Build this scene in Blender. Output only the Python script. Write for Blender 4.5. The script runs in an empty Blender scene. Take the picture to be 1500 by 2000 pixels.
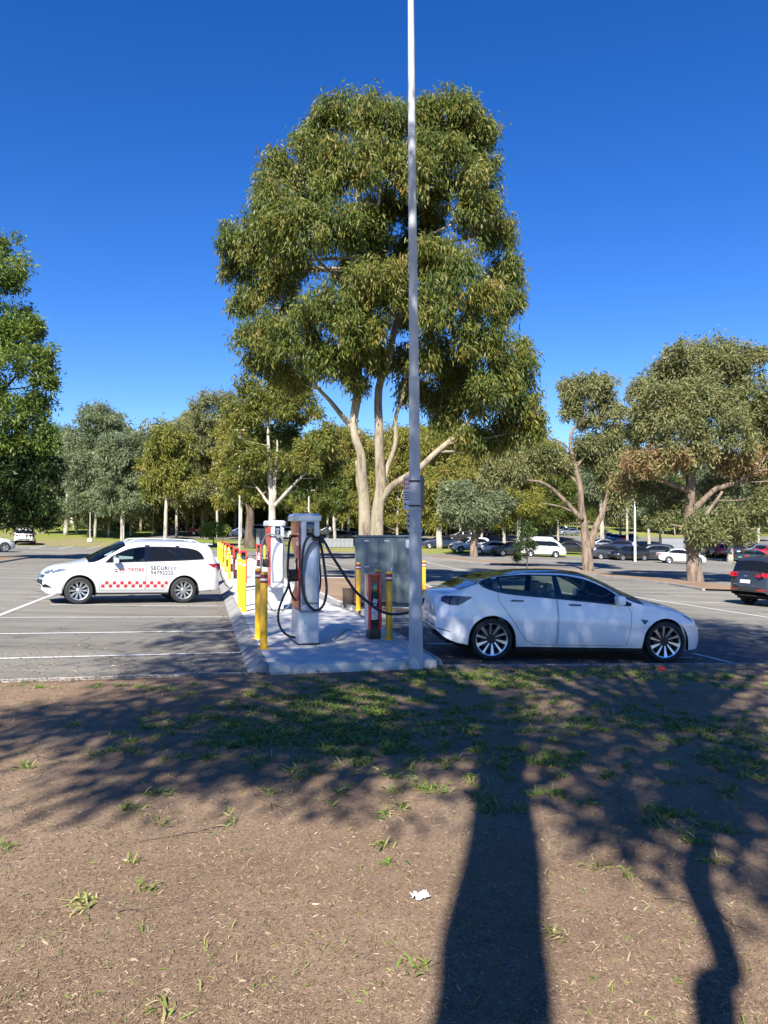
import bpy, bmesh, math, random
import numpy as np
from mathutils import Vector, Matrix, noise
from mathutils.bvhtree import BVHTree
R_ = math.radians
rng = np.random.default_rng(7)
random.seed(7)
scene = bpy.context.scene
COL = scene.collection

# ------------------------------------------------------------------ camera, light, exposure
CAM_H = 1.8
cam_d = bpy.data.cameras.new('camera'); cam = bpy.data.objects.new('camera', cam_d); COL.objects.link(cam)
cam.location = (0, 0, CAM_H); cam.rotation_euler = (R_(90 + 1.146), 0, 0)
cam_d.sensor_fit = 'HORIZONTAL'; cam_d.sensor_width = 36; cam_d.lens = 36
cam_d.clip_start = .05; cam_d.clip_end = 6000
scene.camera = cam
SUN_EL, SUN_AZ = 40.0, 12.0          # shadows run away from the camera, 12 degrees to the right
world = bpy.data.worlds.new('World'); scene.world = world; world.use_nodes = True
wn = world.node_tree; wn.nodes.clear()
wo = wn.nodes.new('ShaderNodeOutputWorld'); wb_ = wn.nodes.new('ShaderNodeBackground')
sky = wn.nodes.new('ShaderNodeTexSky'); sky.sky_type = 'NISHITA'; sky.sun_disc = False
sky.sun_elevation = R_(SUN_EL); sky.sun_rotation = R_(180 + SUN_AZ)
sky.air_density = 0.85; sky.dust_density = 0.0; sky.ozone_density = 4.0; sky.altitude = 100
hs = wn.nodes.new('ShaderNodeHueSaturation'); hs.inputs['Saturation'].default_value = 1.31; hs.inputs['Hue'].default_value = .515; hs.inputs['Value'].default_value = 1.0
wn.links.new(sky.outputs[0], hs.inputs['Color']); wn.links.new(hs.outputs[0], wb_.inputs[0])
wb_.inputs[1].default_value = 0.084
wn.links.new(wb_.outputs[0], wo.inputs[0])
sd = bpy.data.lights.new('sun', 'SUN'); sun = bpy.data.objects.new('sun', sd); COL.objects.link(sun)
sd.energy = 5.0; sd.angle = R_(.53); sd.color = (1, .955, .88)
sdir = Vector((-math.sin(R_(SUN_AZ)) * math.cos(R_(SUN_EL)), -math.cos(R_(SUN_AZ)) * math.cos(R_(SUN_EL)), math.sin(R_(SUN_EL))))
sun.rotation_euler = sdir.to_track_quat('Z', 'Y').to_euler(); sun.location = (-5, -20, 30)
scene.view_settings.view_transform = 'Standard'; scene.view_settings.look = 'None'
scene.view_settings.exposure = 1.2; scene.view_settings.gamma = 1

# ------------------------------------------------------------------ helpers
def gz(x, y):
    z = -.0175 * min(y, 30) - .012 * (min(max(y, 30), 60) - 30) - .027 * max(-60, min(60, x))
    z += .032 * (min(max(y, 78), 160) - 78)
    if y > 150: z += .05 * (min(y, 420) - 150)
    if y < -5: z += .0175 * (y + 5)
    return z
def ray(px, py, d):                    # point at depth d (metres along the view) seen at photo position px, py
    return Vector(((px - 750) / 1500 * d, d, CAM_H + (1030 - py) / 1500 * d))
def gp(px, py, dmax=200):              # the ground point under a photo position
    d = 2.0
    last = None
    while d < dmax:
        p = ray(px, py, d)
        if p.z < gz(p.x, p.y):
            lo, hi = d - .25, d
            for _ in range(20):
                m = (lo + hi) / 2; p = ray(px, py, m)
                if p.z < gz(p.x, p.y): hi = m
                else: lo = m
            return Vector((p.x, p.y, gz(p.x, p.y)))
        d += .25
    p = ray(px, py, dmax); return Vector((p.x, p.y, gz(p.x, p.y)))

def tag(o, label=None, cat=None, group=None, kind=None):
    if label: o['label'] = label
    if cat: o['category'] = cat
    if group: o['group'] = group
    if kind: o['kind'] = kind
    return o
def link(name, me, parent=None, mat=None):
    o = bpy.data.objects.new(name, me); COL.objects.link(o)
    if parent is not None: o.parent = parent
    if mat is not None:
        if len(me.materials) == 0: me.materials.append(mat)
        elif me.materials[0] != mat:
            o.material_slots[0].link = 'OBJECT'; o.material_slots[0].material = mat
    return o
def empty(name, loc=(0, 0, 0), rz=0.0):
    o = bpy.data.objects.new(name, None); COL.objects.link(o); o.empty_display_size = .2
    o.location = loc; o.rotation_euler = (0, 0, rz); return o

class MB:
    """collects shapes for one mesh"""
    def __init__(s): s.v = []; s.f = []; s.sm = []
    def add(s, v, f, smooth=False):
        n = len(s.v); s.v += [tuple(p) for p in v]; s.f += [tuple(i + n for i in q) for q in f]; s.sm += [smooth] * len(f); return s
    def box(s, c, size, rz=0, b=0.0, rx=0, ry=0):
        x, y, z = [q / 2 for q in size]
        M = Matrix.Translation(c) @ Matrix.Rotation(rz, 4, 'Z') @ Matrix.Rotation(ry, 4, 'Y') @ Matrix.Rotation(rx, 4, 'X')
        if b <= 0:
            v = [M @ Vector((i * x, j * y, k * z)) for i in (-1, 1) for j in (-1, 1) for k in (-1, 1)]
            s.add(v, [(0, 1, 3, 2), (4, 6, 7, 5), (0, 4, 5, 1), (2, 3, 7, 6), (0, 2, 6, 4), (1, 5, 7, 3)])
        else:
            bm = bmesh.new(); bmesh.ops.create_cube(bm, size=2)
            for q in bm.verts: q.co = Vector((q.co.x * x, q.co.y * y, q.co.z * z))
            bmesh.ops.bevel(bm, geom=bm.edges[:], offset=b, segments=2, affect='EDGES', profile=.6)
            bm.verts.index_update()
            s.add([M @ q.co for q in bm.verts], [[q.index for q in f.verts] for f in bm.faces], True); bm.free()
        return s
    def tube(s, pts, rad, n=8, cap=True, smooth=True):
        pts = [Vector(p) for p in pts]; m = len(pts)
        if not hasattr(rad, '__len__'): rad = [rad] * m
        v = []; t0 = (pts[1] - pts[0]).normalized(); up = Vector((0, 0, 1)) if abs(t0.z) < .9 else Vector((1, 0, 0))
        a = t0.cross(up).normalized()
        for i, p in enumerate(pts):
            t = (pts[min(i + 1, m - 1)] - pts[max(i - 1, 0)])
            t = t.normalized() if t.length > 1e-9 else t0
            a = (a - t * a.dot(t)); a = a.normalized() if a.length > 1e-6 else t.orthogonal().normalized()
            b = t.cross(a)
            for k in range(n):
                w = 2 * math.pi * k / n; v.append(p + (a * math.cos(w) + b * math.sin(w)) * rad[i])
        f = [(i * n + k, i * n + (k + 1) % n, (i + 1) * n + (k + 1) % n, (i + 1) * n + k) for i in range(m - 1) for k in range(n)]
        s.add(v, f, smooth)
        if cap:
            q = len(s.v) - len(v)
            s.f += [tuple(q + k for k in range(n))[::-1], tuple(q + (m - 1) * n + k for k in range(n))]; s.sm += [False, False]
        return s
    def lathe(s, prof, n=24, c=(0, 0, 0), axis='Z', close=False, smooth=True):
        v = []; c = Vector(c)
        for r, h in prof:
            for k in range(n):
                w = 2 * math.pi * k / n
                if axis == 'Z': p = Vector((r * math.cos(w), r * math.sin(w), h))
                elif axis == 'Y': p = Vector((r * math.cos(w), h, r * math.sin(w)))
                else: p = Vector((h, r * math.cos(w), r * math.sin(w)))
                v.append(c + p)
        m = len(prof); f = []
        for i in range(m if close else m - 1):
            j = (i + 1) % m
            for k in range(n): f.append((i * n + k, i * n + (k + 1) % n, j * n + (k + 1) % n, j * n + k))
        return s.add(v, f, smooth)
    def prism(s, poly, c, ax, ay, n, smooth=False):
        """polygon (u,v) in the plane of ax, ay, extruded along the vector n"""
        c = Vector(c); ax = Vector(ax); ay = Vector(ay); n = Vector(n); k = len(poly)
        a = [c + ax * u + ay * w for u, w in poly]; b = [p + n for p in a]
        s.add(a + b, [tuple(range(k))[::-1], tuple(range(k, 2 * k))] + [(i, (i + 1) % k, k + (i + 1) % k, k + i) for i in range(k)], smooth)
        return s
    def mesh(s, name='mesh', auto=None):
        me = bpy.data.meshes.new(name); me.from_pydata(s.v, [], s.f)
        me.polygons.foreach_set('use_smooth', s.sm); me.update()
        if auto:
            try: me.set_sharp_from_angle(angle=R_(auto))
            except Exception: pass
        return me
    def build(s, name, mat, parent=None, auto=35):
        me = s.mesh(name, auto); me.materials.append(mat); return link(name, me, parent)

def spline(pts, n=8):
    pts = [Vector(p) for p in pts]; out = []
    P = [pts[0] * 2 - pts[1]] + pts + [pts[-1] * 2 - pts[-2]]
    for i in range(1, len(P) - 2):
        for k in range(n):
            t = k / n
            out.append(.5 * ((2 * P[i]) + (P[i + 1] - P[i - 1]) * t + (2 * P[i - 1] - 5 * P[i] + 4 * P[i + 1] - P[i + 2]) * t * t + (3 * P[i] - P[i - 1] - 3 * P[i + 1] + P[i + 2]) * t ** 3))
    out.append(pts[-1]); return out
def pchip(pts):
    xs = [p[0] for p in pts]; ys = [p[1] for p in pts]; n = len(xs)
    h = [xs[i + 1] - xs[i] for i in range(n - 1)]; d = [(ys[i + 1] - ys[i]) / h[i] for i in range(n - 1)]
    m = [d[0]] + [0 if d[i - 1] * d[i] <= 0 else 2 * d[i - 1] * d[i] / (d[i - 1] + d[i]) for i in range(1, n - 1)] + [d[-1]]
    def f(x):
        if x <= xs[0]: return ys[0]
        if x >= xs[-1]: return ys[-1]
        i = 0
        while x > xs[i + 1]: i += 1
        t = (x - xs[i]) / h[i]; t2 = t * t; t3 = t2 * t
        return (2 * t3 - 3 * t2 + 1) * ys[i] + (t3 - 2 * t2 + t) * h[i] * m[i] + (3 * t2 - 2 * t3) * ys[i + 1] + (t3 - t2) * h[i] * m[i + 1]
    return f

# ------------------------------------------------------------------ materials
def nmat(name): 
    m = bpy.data.materials.new(name); m.use_nodes = True; nt = m.node_tree
    return m, nt, nt.nodes['Principled BSDF']
def N(nt, t, **k):
    n = nt.nodes.new(t)
    for a, b in k.items():
        if a in n.inputs: n.inputs[a].default_value = b
        else: setattr(n, a, b)
    return n
def ramp(nt, fac, stops):
    r = nt.nodes.new('ShaderNodeValToRGB'); e = r.color_ramp.elements
    while len(e) > 1: e.remove(e[-1])
    e[0].position = stops[0][0]; e[0].color = (*stops[0][1], 1)
    for p, c in stops[1:]:
        q = e.new(p); q.color = (*c, 1)
    nt.links.new(fac, r.inputs[0]); return r.outputs[0]
def noise_tex(nt, scale, detail=6, rough=.6, coord='Object', vec=None):
    if vec is None:
        tc = nt.nodes.new('ShaderNodeTexCoord'); vec = tc.outputs[coord]
    n = N(nt, 'ShaderNodeTexNoise'); n.inputs['Scale'].default_value = scale; n.inputs['Detail'].default_value = detail; n.inputs['Roughness'].default_value = rough
    nt.links.new(vec, n.inputs['Vector']); return n.outputs[0]
def bump(nt, p, h, strength=.3, dist=.01):
    b = nt.nodes.new('ShaderNodeBump'); b.inputs['Strength'].default_value = strength; b.inputs['Distance'].default_value = dist
    nt.links.new(h, b.inputs['Height']); nt.links.new(b.outputs[0], p.inputs['Normal'])
def mixc(nt, fac, a, b, mode='MIX'):
    m = nt.nodes.new('ShaderNodeMix'); m.data_type = 'RGBA'; m.blend_type = mode
    for s, v in ((0, fac), (6, a), (7, b)):
        if hasattr(v, 'is_linked'): nt.links.new(v, m.inputs[s])
        elif isinstance(v, tuple): m.inputs[s].default_value = (*v, 1)
        else: m.inputs[s].default_value = v
    return m.outputs[2]
def simple(name, col, rough=.5, metal=0.0, var=.08, scale=6, coat=0.0, bumpd=0.0, spec=.5):
    m, nt, p = nmat(name)
    n = noise_tex(nt, scale, 5)
    a = tuple(c * (1 - var) for c in col); b = tuple(min(1, c * (1 + var)) for c in col)
    nt.links.new(ramp(nt, n, [(.3, a), (.7, b)]), p.inputs['Base Color'])
    p.inputs['Roughness'].default_value = rough; p.inputs['Metallic'].default_value = metal
    p.inputs['Coat Weight'].default_value = coat; p.inputs['Coat Roughness'].default_value = .04
    p.inputs['Specular IOR Level'].default_value = spec
    if bumpd: bump(nt, p, noise_tex(nt, scale * 8, 6), .5, bumpd)
    return m
M = {}
def paint(name, col, metal=0.0, rough=.35, dirt=.12):
    m, nt, p = nmat(name)
    n = noise_tex(nt, 2.5, 8, .7)
    tc = nt.nodes.new('ShaderNodeTexCoord'); sp = nt.nodes.new('ShaderNodeSeparateXYZ'); nt.links.new(tc.outputs['Object'], sp.inputs[0])
    mr = nt.nodes.new('ShaderNodeMapRange'); mr.inputs[1].default_value = .75; mr.inputs[2].default_value = .15; mr.inputs[3].default_value = 0; mr.inputs[4].default_value = dirt * 2
    nt.links.new(sp.outputs[2], mr.inputs[0])
    mu = nt.nodes.new('ShaderNodeMath'); mu.operation = 'MULTIPLY'; nt.links.new(mr.outputs[0], mu.inputs[0]); nt.links.new(n, mu.inputs[1])
    nt.links.new(mixc(nt, mu.outputs[0], col, (.22, .19, .15)), p.inputs['Base Color'])
    p.inputs['Metallic'].default_value = metal; p.inputs['Roughness'].default_value = rough
    p.inputs['Coat Weight'].default_value = 1.0; p.inputs['Coat Roughness'].default_value = .03
    return m
M['white_car'] = paint('white_car_paint', (.52, .52, .515))
M['pearl_car'] = paint('pearl_car_paint', (.90, .90, .90))
M['grey_car'] = paint('grey_car_paint', (.045, .05, .06), .5)
M['black_car'] = paint('black_car_paint', (.008, .009, .012), .1)
M['blue_car'] = paint('blue_car_paint', (.02, .035, .09), .4)
M['silver_car'] = paint('silver_car_paint', (.32, .34, .36), .7)
M['red_car'] = paint('red_car_paint', (.42, .02, .03), .1)
M['green_car'] = paint('teal_car_paint', (.03, .07, .08), .4)
def glass(name, tint, tr):
    m = bpy.data.materials.new(name); m.use_nodes = True; nt = m.node_tree; nt.nodes.clear()
    o = nt.nodes.new('ShaderNodeOutputMaterial'); t = nt.nodes.new('ShaderNodeBsdfTransparent'); t.inputs[0].default_value = (*tint, 1)
    g = nt.nodes.new('ShaderNodeBsdfGlossy'); g.inputs[1].default_value = .02; g.inputs[0].default_value = (.9, .95, 1, 1) if tr > .5 else (.42, .52, .7, 1)
    d = nt.nodes.new('ShaderNodeBsdfDiffuse'); d.inputs[0].default_value = (.012, .014, .018, 1)
    f = nt.nodes.new('ShaderNodeFresnel'); f.inputs[0].default_value = 1.36 if tr < .5 else 1.45
    a = nt.nodes.new('ShaderNodeMixShader'); a.inputs[0].default_value = tr; nt.links.new(d.outputs[0], a.inputs[1]); nt.links.new(t.outputs[0], a.inputs[2])
    b = nt.nodes.new('ShaderNodeMixShader'); nt.links.new(f.outputs[0], b.inputs[0]); nt.links.new(a.outputs[0], b.inputs[1]); nt.links.new(g.outputs[0], b.inputs[2])
    nt.links.new(b.outputs[0], o.inputs[0]); return m
M['glass'] = glass('clear_car_glass', (.62, .74, .72), .9)
M['dark_glass'] = glass('dark_tinted_glass', (.25, .3, .35), .35)
M['rubber'] = simple('tyre_rubber', (.018, .018, .019), .75, bumpd=.002)
M['black'] = simple('black_plastic', (.012, .012, .014), .45)
M['gloss_black'] = simple('gloss_black', (.006, .006, .008), .12, coat=1)
M['under'] = simple('underbody_black', (.006, .006, .006), .9)
M['alloy'] = simple('silver_alloy', (.62, .63, .65), .3, .85)
M['alloy_dark'] = simple('dark_alloy', (.03, .03, .035), .4, .5)
M['red_light'] = simple('red_lamp_lens', (.33, .008, .012), .12, coat=1)
M['smoked_red'] = simple('smoked_red_lens', (.05, .004, .006), .1, coat=1)
M['clear_light'] = simple('clear_lamp_lens', (.22, .24, .27), .08, .6, coat=1)
M['plate'] = simple('number_plate', (.75, .75, .76), .4)
M['seam'] = simple('panel_gap', (.09, .095, .10), .8)
M['seat_white'] = simple('white_seat_leather', (.72, .70, .66), .5)
M['seat_dark'] = simple('dark_seat_cloth', (.03, .03, .033), .8)
M['print_red'] = simple('red_print', (.46, .02, .03), .4)
M['print_grey'] = simple('grey_print', (.05, .055, .07), .4)
M['plastic_white'] = simple('white_housing', (.62, .63, .64), .35, coat=.3)
M['silver_panel'] = simple('silver_housing', (.60, .64, .69), .3, .35)
M['rec_panel'] = simple('grey_recess', (.20, .23, .28), .4, .2)
M['orange_print'] = simple('orange_print', (.78, .27, .03), .4, var=.25, scale=3)
M['ch_red'] = simple('red_housing', (.48, .012, .022), .32, coat=.4)
M['ped_red'] = simple('red_orange_housing', (.62, .035, .03), .38, coat=.3)
M['yellow'] = simple('yellow_bollard_paint', (.80, .43, .012), .38, coat=.2, var=.1, scale=9)
M['band_red'] = simple('maroon_reflector', (.22, .02, .02), .35)
M['pebble'] = simple('pale_pebble', (.34, .29, .23), .9, var=.3, scale=40)
M['band_white'] = simple('white_reflector', (.75, .75, .75), .35)
M['screen'] = simple('green_screen', (.005, .06, .035), .15, coat=1)
M['pole_grey'] = simple('grey_pole_paint', (.42, .44, .47), .62, .0, var=.14, scale=3, bumpd=.003)
M['white_pole'] = simple('white_pole_paint', (.62, .62, .60), .5)
M['cab_green'] = simple('grey_green_cabinet_paint', (.125, .16, .165), .42, .1, var=.1, scale=2.2)
M['cab_lit_side'] = simple('lit_cabinet_side', (.40, .36, .30), .55)  # paler beige paints sunlight onto the cabinet's left side
M['sticker'] = simple('white_sticker', (.66, .68, .70), .5)
M['pot'] = simple('brown_planter', (.15, .105, .075), .8, var=.2, scale=5, bumpd=.004)
M['cable_grey'] = simple('grey_cable', (.11, .12, .125), .55)
M['conc_white'] = simple('pale_paint', (.7, .7, .68), .7, var=.15, scale=3)
M['wood'] = simple('dry_twig', (.12, .085, .06), .9, var=.3, scale=30)
M['litter'] = simple('white_tissue', (.85, .85, .86), .9)
M['red_litter'] = simple('red_litter_plastic', (.5, .03, .03), .5)
M['fence_grey'] = simple('weathered_fence_panel', (.25, .26, .27), .8, var=.2, scale=2)
M['sign_white'] = simple('sign_white', (.6, .6, .66), .4)

def asphalt():
    m, nt, p = nmat('asphalt')
    tc = nt.nodes.new('ShaderNodeTexCoord'); v = tc.outputs['Object']
    big = noise_tex(nt, .12, 5, .6, vec=v); mid = noise_tex(nt, 2.2, 6, .7, vec=v); fine = noise_tex(nt, 85, 3, .8, vec=v)
    mp = nt.nodes.new('ShaderNodeMapping'); mp.inputs['Rotation'].default_value = (0, 0, R_(-14)); mp.inputs['Scale'].default_value = (.09, 1.6, 1); nt.links.new(v, mp.inputs[0])
    st = noise_tex(nt, 1.0, 5, .65, vec=mp.outputs[0])
    c = ramp(nt, big, [(.3, (.21, .190, .160)), (.7, (.37, .335, .285))])
    c = mixc(nt, .55, c, ramp(nt, st, [(.35, (.5, .5, .5)), (.65, (1, 1, 1))]), 'MULTIPLY')
    c = mixc(nt, .5, c, ramp(nt, mid, [(.3, (.62, .72, .72)), (.7, (1, 1, 1))]), 'MULTIPLY')
    c = mixc(nt, .6, c, ramp(nt, fine, [(.3, (.45, .45, .45)), (.55, (.9, .9, .9)), (.75, (1.0, 1.0, 1.0))]), 'MULTIPLY')
    c = mixc(nt, .8, c, ramp(nt, noise_tex(nt, .75, 3, .5, vec=v), [(.30, (.62, .62, .63)), (.36, (1, 1, 1))]), 'MULTIPLY')
    nt.links.new(c, p.inputs['Base Color']); p.inputs['Roughness'].default_value = .9; p.inputs['Specular IOR Level'].default_value = .1
    bump(nt, p, fine, .5, .006); return m
M['asphalt'] = asphalt()
def asphalt_new():
    m, nt, p = nmat('dark_asphalt')
    tc = nt.nodes.new('ShaderNodeTexCoord'); v = tc.outputs['Object']
    mid = noise_tex(nt, 1.4, 6, .7, vec=v); fine = noise_tex(nt, 90, 3, .8, vec=v)
    c = ramp(nt, mid, [(.3, (.055, .056, .06)), (.7, (.085, .085, .088))])
    c = mixc(nt, .7, c, ramp(nt, fine, [(.3, (.5, .5, .5)), (.7, (1, 1, 1))]), 'MULTIPLY')
    nt.links.new(c, p.inputs['Base Color']); p.inputs['Roughness'].default_value = .8
    bump(nt, p, fine, .5, .006); return m
M['asphalt_new'] = asphalt_new()
def line_paint():
    m, nt, p = nmat('road_paint')
    a = noise_tex(nt, 14, 6, .75)
    c = ramp(nt, a, [(.36, (.30, .29, .27)), (.46, (.60, .59, .56)), (.7, (.72, .71, .68))])
    nt.links.new(c, p.inputs['Base Color']); p.inputs['Roughness'].default_value = .7; return m
M['line'] = line_paint()
def concrete(name, a, b, sc=1.0):
    m, nt, p = nmat(name)
    tc = nt.nodes.new('ShaderNodeTexCoord'); v = tc.outputs['Object']
    big = noise_tex(nt, .9 * sc, 7, .65, vec=v); fine = noise_tex(nt, 60, 5, .7, vec=v)
    c = ramp(nt, big, [(.3, a), (.7, b)])
    c = mixc(nt, .35, c, ramp(nt, fine, [(.3, (.7, .7, .7)), (.6, (1, 1, 1))]), 'MULTIPLY')
    nt.links.new(c, p.inputs['Base Color']); p.inputs['Roughness'].default_value = .85
    bump(nt, p, fine, .3, .004); return m
M['concrete'] = concrete('concrete_slab', (.55, .53, .485), (.66, .64, .585))
M['kerb'] = concrete('kerb_concrete', (.20, .20, .19), (.34, .33, .31), 3)
M['kerb_pale'] = concrete('pale_kerb_concrete', (.38, .37, .35), (.50, .49, .46), 3)
def dirt():
    m, nt, p = nmat('dirt')
    tc = nt.nodes.new('ShaderNodeTexCoord'); v = tc.outputs['Object']
    big = noise_tex(nt, .55, 6, .6, vec=v); mid = noise_tex(nt, 7, 8, .75, vec=v); fine = noise_tex(nt, 120, 4, .8, vec=v)
    vo = nt.nodes.new('ShaderNodeTexVoronoi'); vo.inputs['Scale'].default_value = 95; nt.links.new(v, vo.inputs[0])
    c = ramp(nt, big, [(.3, (.27, .180, .115)), (.5, (.345, .238, .155)), (.62, (.37, .262, .172)), (.75, (.44, .335, .225))])
    c = mixc(nt, .6, c, ramp(nt, mid, [(.3, (.62, .60, .58)), (.65, (1.0, 1.0, 1.0))]), 'MULTIPLY')
    c = mixc(nt, .75, c, ramp(nt, fine, [(.32, (.35, .33, .32)), (.5, (.85, .85, .85)), (.68, (1, 1, 1))]), 'MULTIPLY')
    sp = ramp(nt, vo.outputs['Distance'], [(.0, (1, 1, 1)), (.13, (0, 0, 0))])
    g = ramp(nt, noise_tex(nt, 33, 2, .5, vec=v), [(.62, (0, 0, 0)), (.66, (1, 1, 1))])
    c = mixc(nt, mixc(nt, 1.0, sp, g, 'MULTIPLY'), c, (.34, .28, .21))
    nt.links.new(c, p.inputs['Base Color']); p.inputs['Roughness'].default_value = .95; p.inputs['Specular IOR Level'].default_value = .15
    h = mixc(nt, .5, fine, mid); bump(nt, p, h, .9, .02); return m
M['dirt'] = dirt()
def verge():
    m, nt, p = nmat('grass_and_soil')
    tc = nt.nodes.new('ShaderNodeTexCoord'); v = tc.outputs['Object']
    big = noise_tex(nt, .045, 4, .6, vec=v); mid = noise_tex(nt, .8, 8, .75, vec=v); fine = noise_tex(nt, 14, 4, .8, vec=v)
    c = ramp(nt, big, [(.38, (.26, .33, .06)), (.52, (.31, .33, .09)), (.62, (.38, .31, .17))])
    c = mixc(nt, .7, c, ramp(nt, mid, [(.3, (.55, .55, .5)), (.7, (1, 1, 1))]), 'MULTIPLY')
    c = mixc(nt, .6, c, ramp(nt, fine, [(.3, (.5, .5, .5)), (.7, (1, 1, 1))]), 'MULTIPLY')
    nt.links.new(c, p.inputs['Base Color']); p.inputs['Roughness'].default_value = .95; p.inputs['Specular IOR Level'].default_value = .1
    bump(nt, p, fine, .8, .08); return m
M['verge'] = verge()
def leafmat(name, dark, mid, light, brown, tr=.35):
    m = bpy.data.materials.new(name); m.use_nodes = True; nt = m.node_tree; p = nt.nodes['Principled BSDF']
    at = nt.nodes.new('ShaderNodeAttribute'); at.attribute_name = 'tint'
    c = ramp(nt, at.outputs['Fac'], [(0, dark), (.4, mid), (.75, light), (1.0, brown)])
    nt.links.new(c, p.inputs['Base Color']); p.inputs['Roughness'].default_value = .5; p.inputs['Specular IOR Level'].default_value = .35
    t = nt.nodes.new('ShaderNodeBsdfTranslucent'); nt.links.new(mixc(nt, .3, c, (.25, .28, .02)), t.inputs[0])
    mx = nt.nodes.new('ShaderNodeMixShader'); mx.inputs[0].default_value = tr
    out = nt.nodes['Material Output']; nt.links.new(p.outputs[0], mx.inputs[1]); nt.links.new(t.outputs[0], mx.inputs[2]); nt.links.new(mx.outputs[0], out.inputs[0])
    return m
M['leaf_gum'] = leafmat('gum_leaves', (.045, .078, .018), (.10, .135, .026), (.20, .20, .036), (.27, .18, .05))
M['leaf_olive'] = leafmat('olive_leaves', (.09, .12, .025), (.19, .20, .038), (.28, .26, .05), (.30, .21, .07))
M['leaf_grey'] = leafmat('grey_green_leaves', (.08, .11, .06), (.15, .185, .10), (.22, .25, .125), (.24, .20, .11))
M['leaf_acacia'] = leafmat('acacia_leaves', (.09, .11, .045), (.19, .20, .08), (.27, .26, .105), (.30, .18, .09))
M['leaf_dark'] = leafmat('dark_green_leaves', (.010, .026, .007), (.09, .145, .025), (.20, .25, .04), (.24, .27, .05), .3)  # near-black first stop also serves as shade low in the left tree
M['leaf_rust'] = leafmat('rusty_leaves', (.12, .075, .035), (.20, .12, .055), (.26, .15, .07), (.30, .16, .07))
M['grass'] = leafmat('grass_blades', (.05, .11, .015), (.11, .20, .03), (.22, .26, .05), (.42, .34, .17), .25)
M['dry'] = leafmat('dry_litter', (.13, .085, .052), (.26, .18, .115), (.38, .275, .18), (.50, .39, .265), .1)
def bark(name, a, b, c3, sc=3):
    m, nt, p = nmat(name)
    tc = nt.nodes.new('ShaderNodeTexCoord'); mp = nt.nodes.new('ShaderNodeMapping'); mp.inputs['Scale'].default_value = (1, 1, .22); nt.links.new(tc.outputs['Object'], mp.inputs[0])
    n = noise_tex(nt, sc, 8, .65, vec=mp.outputs[0]); f = noise_tex(nt, sc * 9, 6, .7, vec=mp.outputs[0])
    c = ramp(nt, n, [(.36, a), (.47, b), (.62, c3)])
    c = mixc(nt, .4, c, ramp(nt, f, [(.3, (.55, .55, .55)), (.6, (1, 1, 1))]), 'MULTIPLY')
    nt.links.new(c, p.inputs['Base Color']); p.inputs['Roughness'].default_value = .9
    bump(nt, p, f, .9, .05); return m
M['bark_gum'] = bark('smooth_gum_bark', (.13, .10, .07), (.30, .25, .17), (.40, .34, .235))
M['bark_pale'] = bark('pale_bark', (.22, .19, .15), (.42, .38, .31), (.50, .46, .38))
M['bark_brown'] = bark('rough_brown_bark', (.085, .060, .045), (.19, .138, .10), (.30, .225, .165), 5)
M['bark_dark'] = bark('dark_bark', (.05, .037, .028), (.10, .075, .055), (.16, .12, .085), 4)

# ------------------------------------------------------------------ ground
def sheet(name, poly, cell, dz, mat, kind='structure', zf=None, parent=None):
    """horizontal sheet following the ground inside a convex polygon"""
    xs = [p[0] for p in poly]; ys = [p[1] for p in poly]
    bm = bmesh.new()
    x0 = math.floor(min(xs) / cell) * cell; y0 = math.floor(min(ys) / cell) * cell
    nx = int((max(xs) - x0) / cell) + 2; ny = int((max(ys) - y0) / cell) + 2
    vs = [[bm.verts.new((x0 + i * cell, y0 + j * cell, 0)) for i in range(nx)] for j in range(ny)]
    for j in range(ny - 1):
        for i in range(nx - 1): bm.faces.new((vs[j][i], vs[j][i + 1], vs[j + 1][i + 1], vs[j + 1][i]))
    a = sum(poly[i][0] * poly[(i + 1) % len(poly)][1] - poly[(i + 1) % len(poly)][0] * poly[i][1] for i in range(len(poly)))
    if a < 0: poly = poly[::-1]
    for i in range(len(poly)):
        p, q = poly[i], poly[(i + 1) % len(poly)]
        n = Vector((q[1] - p[1], -(q[0] - p[0]), 0))
        if n.length < 1e-6: continue
        bmesh.ops.bisect_plane(bm, geom=bm.verts[:] + bm.edges[:] + bm.faces[:], plane_co=(p[0], p[1], 0), plane_no=n.normalized(), clear_outer=True)
    f = zf or gz
    for v in bm.verts: v.co.z = f(v.co.x, v.co.y) + dz
    me = bpy.data.meshes.new(name); bm.to_mesh(me); bm.free()
    for q in me.polygons: q.use_smooth = True
    me.materials.append(mat); o = link(name, me, parent)
    if kind and parent is None: o['kind'] = kind
    return o
def strip(name, pts, w, dz, mat, kind='structure'):
    """painted line of width w along points on the ground"""
    P = []
    for a, b in zip(pts[:-1], pts[1:]):
        n = max(1, int((Vector(b) - Vector(a)).length / 1.0))
        P += [Vector(a[:2]).lerp(Vector(b[:2]), k / n) for k in range(n)]
    P.append(Vector(pts[-1][:2])); v = []; f = []
    for i, p in enumerate(P):
        t = (P[min(i + 1, len(P) - 1)] - P[max(i - 1, 0)]).normalized(); n = Vector((-t.y, t.x)) * w / 2
        for s in (1, -1):
            q = p + n * s; v.append((q.x, q.y, gz(q.x, q.y) + dz))
    f = [(2 * i, 2 * i + 1, 2 * i + 3, 2 * i + 2) for i in range(len(P) - 1)]
    me = bpy.data.meshes.new(name); me.from_pydata(v, [], f); me.materials.append(mat); o = link(name, me); o['kind'] = kind; return o

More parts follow.
